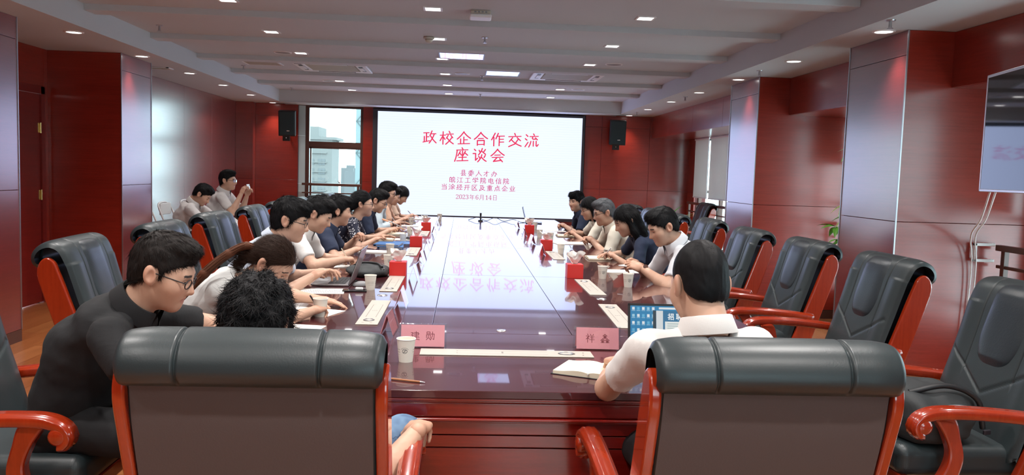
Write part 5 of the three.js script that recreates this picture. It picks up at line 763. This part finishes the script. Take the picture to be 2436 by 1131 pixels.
// tissue boxes
{
  const red = P({ color: lin(0.62, 0.02, 0.015), roughness: 0.4 }), tissue = P({ color: lin(0.80, 0.76, 0.72), roughness: 0.9, side: THREE.DoubleSide });
  const mk = (x, z, label, k) => { const t = thing('tissue_box', label, 'tissue box', [x, TH, z], 0, 'red tissue boxes'); mesh('carton', bx(0.122, 0.105, 0.122, 0, 0.0525, 0, 0.002), red, t); mesh('slot', bx(0.05, 0.001, 0.02, 0, 0.1056, 0), M.dark, t);
    for (const s of [-1, 1]) mesh('tissue', gridGeo(14, 14, (u, v) => { const a = (u - 0.5) * 2, h = v; const spread = 0.014 + 0.05 * h * (k ? 1 : 0.7); return [a * spread + noise3(u * 3 + k * 5, v * 3, s) * 0.012 * h + s * 0.004, 0.104 + h * (0.085 + 0.03 * noise3(u * 2.5, k, s * 3)) * (k % 2 ? 0.8 : 1), s * (0.006 + 0.03 * h) + noise3(u * 5, v * 4, k * 3 + s) * 0.014 * h]; }), tissue, t); };
  mk(-0.46, -5.99, 'red tissue box nearest the viewer on the door side', 1); mk(-0.46, -8.28, 'red tissue box by the blue folders', 2); mk(-0.46, -10.5, 'red tissue box farthest away on the door side', 3); mk(0.865, -6.11, 'red tissue box nearest the viewer on the window side', 4); mk(0.87, -8.28, 'red tissue box in the middle of the window side', 3); mk(0.88, -10.55, 'red tissue box farthest away on the window side', 1);
}
// name plates: clear acrylic tents holding a paper slip
{
  const pinkTex = (a, b) => canvasTex(512, 256, (c, w, h) => { c.fillStyle = '#f8a9b0'; c.fillRect(0, 0, w, h); if (a) { c.strokeStyle = '#7c1f2c'; han(c, a, 165, 128, 108, 6.5, 0); han(c, b, 345, 128, 108, 6.5, 0); } });
  const slip = (a, b) => P({ color: lin(0.95, 0.95, 0.95), map: pinkTex(a, b), roughness: 0.7 }), plain = slip();
  const W = 0.212, Hh = 0.108, lean = 0.30, sheet = () => bx(W, Hh, 0.0022, 0, Hh / 2, 0, 0.0006), pap = () => { const g = new THREE.BoxGeometry(W - 0.02, Hh - 0.012, 0.0006); g.translate(0, Hh / 2, 0); return g; };
  const mk = (x, z, turn, label, m, group) => { const t = thing('name_plate', label, 'name plate', [x, TH, z], turn, group);
    for (const s of [1, -1]) { const q = mesh('acrylic_sheet', sheet(), M.acrylic, t); q.rotation.order = 'YXZ'; q.rotation.y = s > 0 ? 0 : PI; q.rotation.x = -lean; q.position.z = s * 0.0335; const p = mesh('paper_slip', pap(), s > 0 ? m : plain, t); p.rotation.copy(q.rotation); p.position.set(0, 0, s * 0.0315); }
    mesh('top_edge', rod([-W / 2, Hh * Math.cos(lean), 0], [W / 2, Hh * Math.cos(lean), 0], 0.002, 6), M.acrylic, t); };
  mk(-0.16, -3.585, 0.03, 'pink name plate half hidden by a white paper cup', slip('建', '勋'), 'name plates at the near end'); mk(0.626, -3.60, -0.03, 'pink name plate standing behind the open notebook', slip('祥', '鑫'), 'name plates at the near end');
  const ord = ['nearest the viewer', 'second', 'third', 'fourth', 'fifth', 'sixth', 'seventh', 'eighth', 'ninth'];
  [-3.88, -4.66, -5.77, -6.84, -7.9, -8.9, -10.0, -11.08, -11.9].forEach((z, i) => mk(-0.335, z, -PI / 2 + (i % 3 - 1) * 0.04, `clear acrylic name plate on the door side, ${ord[i]}${i ? ' from the viewer' : ''}`, plain, 'name plates along the door side'));
  [-7.78, -8.88, -10.05, -11.36].forEach((z, i) => mk(0.775, z, PI / 2 + (i % 2) * 0.05, `clear acrylic name plate on the window side, ${ord[i]}${i ? ' from the viewer' : ''}`, plain, 'name plates along the window side'));
}
// flat socket covers let into the table top
{
  const pl = canvasTex(128, 896, (c, w, h) => { c.fillStyle = '#cfc8bd'; c.fillRect(0, 0, w, h); c.strokeStyle = '#7f786e'; c.lineWidth = 3; for (const x of [34, 94]) { c.beginPath(); c.moveTo(x, 190); c.lineTo(x, 660); c.stroke(); } c.beginPath(); c.moveTo(34, 190); c.lineTo(52, 190); c.moveTo(94, 190); c.lineTo(76, 190); c.stroke(); c.fillStyle = '#6d675f'; for (let i = 0; i < 3; i++) c.fillRect(48 + i * 12, 420, 8, 10); c.lineWidth = 7; c.strokeStyle = '#5c574f'; c.beginPath(); c.ellipse(64, 760, 30, 42, 0, 0, 7); c.stroke(); c.fillRect(30, 840, 14, 8); c.fillRect(78, 846, 14, 8); });
  const m = P({ color: lin(0.72, 0.72, 0.72), map: pl, roughness: 0.5 });
  const mk = (x, z, turn, label) => { const t = thing('socket_cover', label, 'socket cover', [x, TH, z], turn, 'flat socket covers in the table'); const g = new RoundedBoxGeometry(0.112, 0.005, 0.75, 2, 0.0022); const p = g.attributes.position, u = g.attributes.uv; for (let i = 0; i < u.count; i++) u.setXY(i, p.getX(i) / 0.112 + 0.5, 0.5 - p.getZ(i) / 0.75); g.translate(0, 0.0025, 0); mesh('plate', g, m, t); mesh('finger_hole', new THREE.TorusGeometry(0.022, 0.003, 6, 24).scale(1, 1.3, 1).rotateX(PI / 2).translate(0, 0.006, 0.26), M.steel, t); };
  mk(-0.465, -4.43, 0, 'beige socket cover on the door side nearest the viewer'); mk(-0.46, -5.55, 0, 'beige socket cover leading up to the near left tissue box'); mk(-0.46, -7.75, 0, 'beige socket cover just before the second left tissue box'); mk(-0.46, -9.95, 0, 'beige socket cover before the farthest left tissue box');
  mk(0.885, -4.47, PI - 0.03, 'beige socket cover on the window side nearest the viewer'); mk(0.905, -5.6, PI, 'beige socket cover leading up to the near right tissue box'); mk(0.90, -7.72, PI, 'beige socket cover just before the middle right tissue box'); mk(0.21, -3.47, PI / 2, 'beige socket cover lying across between the two pink name plates');
  const gm = (x, z, r, label) => { const t = thing('grommet', label, 'cable grommet', [x, TH, z], 0, 'table grommets'); mesh('ring', lathe([[r * 0.6, 0], [r * 0.6, 0.003], [r, 0.004], [r * 1.1, 0]], 24), M.chrome, t); mesh('cap', cyl(r * 0.55, r * 0.55, 0.003, 0, 0.0015, 0), M.white, t); };
  gm(0.21, -3.98, 0.022, 'small round metal grommet in the middle of the table'); gm(0.90, -5.07, 0.03, 'round white grommet on the window side'); gm(-0.48, -5.03, 0.03, 'round white grommet on the door side');
}
// paper, folders and notebooks
{
  const print = canvasTex(256, 362, (c, w, h) => { c.fillStyle = '#f1efe9'; c.fillRect(0, 0, w, h); c.fillStyle = '#77767a'; c.fillRect(70, 26, 116, 7); let q = 5; for (let y = 52; y < 330; y += 13) { q = (q * 73 + 31) % 97; c.fillRect(24, y, 130 + q * 0.8, 3); } }), pm = P({ color: lin(0.9, 0.9, 0.9), map: print, roughness: 0.8 });
  const sheetG = (w, d, h) => { const g = bx(w, h, d, 0, h / 2, 0); const p = g.attributes.position, u = g.attributes.uv; for (let i = 0; i < u.count; i++) u.setXY(i, p.getX(i) / w + 0.5, 0.5 - p.getZ(i) / d); return g; };
  const sheet = (x, z, turn, label, w = 0.21, d = 0.297, h = 0.0018) => tag(((o) => { o.position.set(x, TH, z); o.rotation.y = turn; return o; })(mesh('paper_sheet', sheetG(w, d, h), pm)), label, 'paper', 'papers on the table');
  sheet(-0.88, -5.13, PI / 2 + 0.12, 'printed paper lying beside the open laptop', 0.21, 0.297); sheet(-0.80, -4.40, 1.2, 'white paper under the bent-over woman'); sheet(-0.84, -6.46, PI / 2, 'white paper under the bowed young man in white', 0.21, 0.297, 0.003); sheet(-0.79, -7.62, PI / 2 - 0.1, 'white paper pad before the blue folders', 0.21, 0.297, 0.008); sheet(-0.70, -9.05, PI / 2, 'white paper before the woman in the patterned blouse'); sheet(-0.72, -12.75, PI / 2, 'white paper under the writing woman by the screen', 0.25, 0.3, 0.01); sheet(-0.74, -11.2, PI / 2, 'white papers before the pale-shirted crew-cut man', 0.21, 0.297, 0.006); sheet(1.30, -6.58, -PI / 2, 'white paper in front of the phone-reading young man'); sheet(1.25, -9.12, -PI / 2 + 0.2, 'open white documents before the grey-haired man', 0.3, 0.42, 0.006); sheet(1.27, -11.0, -PI / 2, 'white paper before the clasped-hands young man'); sheet(-0.77, -3.95, 1.4, 'small white paper by the curly-haired person', 0.15, 0.21);
  const blue = P({ color: lin(0.03, 0.13, 0.34), roughness: 0.45 });
  const fold = (x, y, z, turn, label) => { const t = thing('folder', label, 'folder', [x, y, z], turn, 'blue folders'); mesh('cover', [bx(0.25, 0.002, 0.33, 0, 0.019, 0, 0.0005), bx(0.25, 0.002, 0.33, 0, 0.001, 0, 0.0005), bx(0.002, 0.02, 0.33, -0.125, 0.01, 0)], blue, t); mesh('pages', bx(0.22, 0.012, 0.30, 0.005, 0.009, 0), M.paper, t); };
  fold(-0.70, TH, -8.1, 0.05, 'blue folder lying under another blue folder'); fold(-0.72, TH + 0.0205, -8.12, -0.08, 'topmost blue folder before the navy polo man'); fold(-0.58, TH, -8.45, 0.1, 'blue folder behind the tissue box in the middle of the door side');
  const book = (x, z, turn, cover, label, open = true) => { const t = thing('notebook', label, 'notebook', [x, TH, z], turn, 'notebooks'); if (!open) { mesh('cover', [bx(0.15, 0.002, 0.21, 0, 0.001, 0), bx(0.15, 0.002, 0.21, 0, 0.017, 0)], cover, t); mesh('pages', bx(0.145, 0.014, 0.205, 0, 0.009, 0), M.cream, t); return; } mesh('cover', bx(0.30, 0.003, 0.21, 0, 0.0015, 0, 0.001), cover, t);
    for (const s of [-1, 1]) mesh('pages', (() => { const g = new THREE.BoxGeometry(0.142, 0.012, 0.2, 12, 1, 1), p = g.attributes.position; for (let i = 0; i < p.count; i++) { const u = (p.getX(i) / 0.142 + 0.5); p.setX(i, s * (p.getX(i) + 0.071)); p.setY(i, p.getY(i) + 0.009 + (p.getY(i) > 0 ? 0.012 * Math.sin(PI * Math.min(1, u * 1.1 + 0.08)) * (1 - u) : 0)); } if (s < 0) { const ix = g.index.array; for (let i = 0; i < ix.length; i += 3) { const q = ix[i]; ix[i] = ix[i + 1]; ix[i + 1] = q; } } g.computeVertexNormals(); return g; })(), M.cream, t); mesh('ribbon', bx(0.006, 0.001, 0.21, 0.004, 0.0165, 0.01), M.grey, t); };
  const brown = P({ color: lin(0.12, 0.06, 0.03), roughness: 0.6 });
  book(0.545, -3.16, -0.45, M.black, 'open cream notebook beside the white-shirted man at the near edge'); book(-0.84, -8.88, PI / 2, brown, 'open notebook under the hands of the woman in the patterned blouse'); book(1.28, -7.52, -PI / 2, brown, 'open notebook under the hand of the woman in navy'); book(1.30, -10.15, -PI / 2, brown, 'open notebook before the woman with round glasses'); book(-0.78, -9.75, PI / 2, M.black, 'notebook before the navy-shirted man with glasses'); book(-0.78, -11.9, PI / 2, M.black, 'closed notebook before the peach-shirted person', false);
}
// laptops
{
  const desk = canvasTex(1024, 640, (c, w, h) => { c.fillStyle = '#1583b8'; c.fillRect(0, 0, w, h); const gr = ['#e8eef2', '#9fd0e6', '#f0f4f6', '#5fb4dc']; for (let x = 0; x < 5; x++) for (let y = 0; y < 7; y++) { c.fillStyle = gr[(x * 3 + y) % 4]; c.fillRect(24 + x * 66, 20 + y * 86, 34, 34); c.fillStyle = 'rgba(255,255,255,.7)'; c.fillRect(18 + x * 66, 60 + y * 86, 46, 6); } c.fillStyle = '#e9edf0'; c.fillRect(380, 20, 620, 24); c.fillStyle = '#12303f'; c.fillRect(300, 60, 42, 460); c.fillStyle = '#dfe4e6'; c.fillRect(344, 60, 90, 460); c.fillStyle = '#1a6f9c'; c.fillRect(434, 60, 570, 460); c.strokeStyle = '#ffffff'; han(c, '招', 540, 130, 84, 12, 0); han(c, '聘', 650, 130, 84, 12, 0); c.fillStyle = '#eef2ef'; c.fillRect(460, 190, 520, 300); c.fillStyle = '#7aa0a0'; for (let y = 215; y < 470; y += 26) c.fillRect(490, y, 300 + (y * 7) % 160, 6); c.fillStyle = '#cfe6f2'; c.fillRect(0, 606, w, 34); });
  const keyT = P({ color: lin(0.03, 0.03, 0.033), roughness: 0.5 });
  const mk = (pos, turn, open, body, screenM, label, wdt = 0.36) => { const t = thing('laptop', label, 'laptop', pos, turn, 'laptops'), D = 0.245, W = wdt;
    mesh('base', bx(W, 0.014, D, 0, 0.007, D / 2, 0.004), body, t); const deck = mesh('keyboard', bx(W * 0.86, 0.001, D * 0.46, 0, 0.0146, D * 0.33), M.black, t); for (let r = 0; r < 5; r++) for (let k = 0; k < 14; k++) mesh('key', bx(W * 0.054, 0.002, D * 0.078, -W * 0.4 + k * W * 0.0615, 0.016, D * 0.145 + r * D * 0.092), keyT, deck); mesh('touchpad', bx(0.10, 0.0008, 0.06, 0, 0.0146, D * 0.78), M.grey, t);
    const lid = new THREE.Group(); lid.name = 'lid'; lid.position.set(0, 0.012, 0); lid.rotation.x = open; t.add(lid); mesh('lid_shell', bx(W, D, 0.006, 0, D / 2, -0.003, 0.003), body, lid); const sc = new THREE.PlaneGeometry(W - 0.02, D - 0.022); sc.translate(0, D / 2 + 0.003, 0.0012); mesh('screen', sc, screenM, lid); mesh('screen_bezel', [bx(W, 0.012, 0.002, 0, 0.006, 0.001), bx(W, 0.009, 0.002, 0, D - 0.005, 0.001), bx(0.009, D, 0.002, -W / 2 + 0.005, D / 2, 0.001), bx(0.009, D, 0.002, W / 2 - 0.005, D / 2, 0.001)], M.black, lid); return t; };
  const glowM = P({ color: lin(0.02, 0.02, 0.02), emissive: lin(1, 1, 1), emissiveMap: desk, emissiveIntensity: 0.75, roughness: 0.3 });
  mk([0.885, TH, -3.31], 0.0, -0.22, M.dark, glowM, 'open laptop with a blue desktop in front of the white-shirted man', 0.35);
  mk([-0.735, TH + 0.002, -5.53], -PI / 2, -0.33, M.steel, P({ color: lin(0.02, 0.02, 0.02), emissive: lin(0.8, 0.86, 0.9), emissiveIntensity: 0.6, roughness: 0.3 }), 'open laptop under the hands of the pale blue-shirted man');
  mk([1.0, TH, -12.6], PI / 2 - 0.1, -0.25, M.dark, P({ color: lin(0.02, 0.03, 0.02), roughness: 0.3 }), 'open laptop standing sideways at the far end near the screen', 0.33);
}
// phones, pens, bags and small things
function pen(a, b, m, label, r = 0.004) { const t = thing('pen', label, 'pen', a, 0, 'pens'); const d = V(b[0] - a[0], b[1] - a[1], b[2] - a[2]), l = d.length(); t.quaternion.setFromUnitVectors(V(0, 1, 0), d.normalize()); mesh('barrel', cyl(r, r, l * 0.86, 0, l * 0.57, 0, 10), m, t); mesh('tip', cyl(r, 0.0008, l * 0.14, 0, l * 0.07, 0, 10), M.steel, t); mesh('clip', bx(0.0015, l * 0.25, 0.002, r + 0.001, l * 0.82, 0), M.steel, t); }
const inHand = (id, i, label, m = M.white, tilt = [0.35, 0.75, -0.35]) => { const tip = handPoint(cast[id], i, [0.018, -0.062, 0.105]), top = handPoint(cast[id], i, [0.018 + 0.03, 0.075, 0.045]); pen([tip[0], Math.max(TH + 0.004, tip[1]), tip[2]], top, m, label); };
inHand(2, 0, 'pen in the hand of the ponytailed woman', M.dark); inHand(5, 0, 'pen in the hand of the bowed young man in white', M.cream); inHand(9, 0, 'white pen in the hand of the crew-cut man', M.white); inHand(11, 0, 'dark pen in the hand of the woman writing by the screen', M.dark); inHand(13, 1, 'white pen in the hand of the woman with round glasses', M.white); inHand(15, 1, 'white pen in the hand of the woman in navy', M.white);
pen([-0.12, TH + 0.004, -2.955], [-0.25, TH + 0.0045, -3.0], P({ color: lin(0.35, 0.13, 0.05), roughness: 0.5 }), 'brown pencil lying at the near edge of the table', 0.004);
{
  const phone = (pos, q, m, label) => { const t = thing('phone', label, 'phone', pos, 0, 'phones'); t.rotation.set(...q, 'YXZ'); mesh('body', bx(0.073, 0.152, 0.008, 0, 0, 0, 0.0038, 3), m, t); mesh('screen', bx(0.067, 0.145, 0.0006, 0, 0, 0.0041), P({ color: lin(0.01, 0.01, 0.012), roughness: 0.08 }), t); mesh('camera', cyl(0.009, 0.009, 0.002, 0.02, 0.055, -0.005, 14).rotateX(0), M.black, t); return t; };
  const mid = (id, q) => { const a = handPoint(cast[id], 0, q), b = handPoint(cast[id], 1, [-q[0], q[1], q[2]]); return a.map((v, k) => (v + b[k]) / 2); };
  phone(mid(16, [0.0, -0.035, 0.10]), [PI / 2, -0.75, 0], M.white, 'white phone in the hands of the young man'); phone(mid(19, [0.01, -0.03, 0.13]), [0.25, -PI / 2, PI / 2], M.white, 'white phone held up by the man by the wall');
  const pb = phone([-0.67, TH + 0.014, -5.17], [PI / 2 - PI, -PI / 2, 0], M.black, 'black phone lying beside the open laptop'); pb.rotation.set(-PI / 2, 0, PI / 2 + 0.1, 'YXZ'); pb.position.y = TH + 0.005;
  const c = thing('earphone_case', 'small white charging case on the black phone by the laptop', 'case', [-0.64, TH + 0.0095, -5.16]); mesh('body', bx(0.05, 0.018, 0.022, 0, 0.009, 0, 0.008, 3), M.white, c);
  const ms = thing('computer_mouse', 'grey mouse beside the laptop hinge', 'mouse', [-0.66, TH, -5.40], -1.2); mesh('shell', nets(ell([0, 0.008, 0], [0.031, 0.026, 0.054]), [-0.04, 0.0, -0.06], [0.04, 0.045, 0.06], 0.004), M.grey, ms); mesh('wheel', cyl(0.008, 0.008, 0.007, 0, 0, 0, 14).rotateZ(PI / 2).translate(0, 0.032, 0.03), M.black, ms);
  const bagM = P({ color: lin(0.022, 0.026, 0.028), roughness: 0.7 });
  const bag = thing('soft_bag', 'dark soft bag lying flat behind the open laptop', 'bag', [-0.68, TH, -6.0], 0.1); const bf = uni([ell([0, 0.03, 0], [0.16, 0.045, 0.22]), ell([0.05, 0.04, 0.08], [0.09, 0.035, 0.12])], 0.03); mesh('pouch', nets((x, y, z) => smax(bf(x, y, z) + noise3(x * 22, y * 22, z * 14) * 0.009, 0.001 - y, 0.004), [-0.2, -0.01, -0.26], [0.2, 0.11, 0.26], 0.007), bagM, bag); mesh('strap', tube([[-0.14, 0.04, -0.1], [-0.05, 0.085, -0.02], [0.06, 0.09, 0.05], [0.1, 0.075, 0.16]], 0.008, 24, 6), M.black, bag); mesh('zip', tube([[0.1, 0.065, -0.15], [0.13, 0.058, 0], [0.11, 0.06, 0.16]], 0.003, 16, 5), M.steel, bag);
  const bp = thing('backpack', 'black backpack slumped on the empty leather chair', 'backpack', [1.98, 0.487, -3.30], 0.25); const rb = (c, h, r) => (x, y, z) => { const a = Math.max(Math.abs(x - c[0]) - h[0] + r, 0), b = Math.max(Math.abs(y - c[1]) - h[1] + r, 0), d = Math.max(Math.abs(z - c[2]) - h[2] + r, 0); return Math.hypot(a, b, d) - r; };
  const bkf = uni([rb([0, 0.10, 0], [0.17, 0.10, 0.16], 0.06), rb([-0.02, 0.09, 0.15], [0.13, 0.075, 0.045], 0.035), ell([0.05, 0.17, -0.02], [0.14, 0.045, 0.14])], 0.03); mesh('body', nets((x, y, z) => smax(bkf(x, y, z) + noise3(x * 16, y * 20, z * 16) * 0.010, 0.002 - y, 0.006), [-0.21, -0.01, -0.2], [0.22, 0.25, 0.24], 0.007), M.leather, bp).material = bagM; mesh('strap', tube([[-0.12, 0.2, 0.06], [0.02, 0.235, 0.12], [0.14, 0.18, 0.16], [0.17, 0.06, 0.17]], 0.012, 24, 7), M.black, bp); mesh('strap', tube([[0.1, 0.2, -0.06], [0.17, 0.15, 0.02], [0.19, 0.05, 0.10]], 0.012, 20, 7), M.black, bp); mesh('zip', tube([[-0.13, 0.155, 0.165], [0, 0.172, 0.185], [0.11, 0.15, 0.17]], 0.004, 20, 5), M.steel, bp); mesh('buckle', bx(0.035, 0.02, 0.012, 0.17, 0.05, 0.19, 0.003), M.dark, bp);
  const mic = thing('gooseneck_microphone', 'slim gooseneck microphone rising beside the red tissue box', 'microphone', [-0.55, TH, -9.05], 0.5); mesh('base', bx(0.10, 0.03, 0.12, 0, 0.015, 0, 0.008, 2), M.dark, mic); mesh('neck', tube([[0, 0.03, -0.03], [-0.05, 0.10, -0.05], [-0.16, 0.17, -0.09], [-0.24, 0.2, -0.12]], 0.0045, 30, 7), M.steel, mic); mesh('head', rod([-0.24, 0.2, -0.12], [-0.30, 0.222, -0.142], 0.010, 12), P({ color: lin(0.75, 0.35, 0.2), roughness: 0.6 }), mic);
  tag(mesh('cable', tube([[0.10, TH + 0.006, -12.9], [0.25, TH + 0.05, -12.85], [0.38, TH + 0.006, -12.8], [0.52, TH + 0.055, -12.82], [0.66, TH + 0.006, -12.78], [0.80, TH + 0.04, -12.75], [0.93, TH + 0.006, -12.62], [1.02, TH + 0.008, -12.7], [1.1, TH + 0.006, -12.75]], 0.005, 90, 6), M.black), 'black cable looping across the far end of the table', 'cable', 'cables at the far end');
  const rc = thing('conference_unit', 'small black conference unit standing at the far end of the table', 'microphone', [0.29, TH, -12.7]); mesh('base', cyl(0.035, 0.04, 0.02, 0, 0.01, 0), M.black, rc); mesh('stem', cyl(0.011, 0.011, 0.06, 0, 0.05, 0), M.black, rc); mesh('head', cyl(0.016, 0.014, 0.05, 0, 0.105, 0), M.dark, rc);
  const wt = (id, i, name, m) => { const p = cast[id], g = new THREE.TorusGeometry(0.029, 0.006, 8, 28); g.scale(1, 0.92, 1.3); g.translate(0, 0, -0.012); mesh(name, merge([g, cyl(0.017, 0.017, 0.008, 0, 0, 0, 20).translate(0, 0.033, -0.012)]).applyMatrix4(p.arms[i].hm), m, p.t); };
  wt(17, 1, 'wristwatch', M.chrome); wt(9, 0, 'wristwatch', M.black); wt(16, 1, 'bracelet', brownM());
  function brownM() { return P({ color: lin(0.06, 0.02, 0.012), roughness: 0.3 }); }
}
renderer.render(scene, camera);
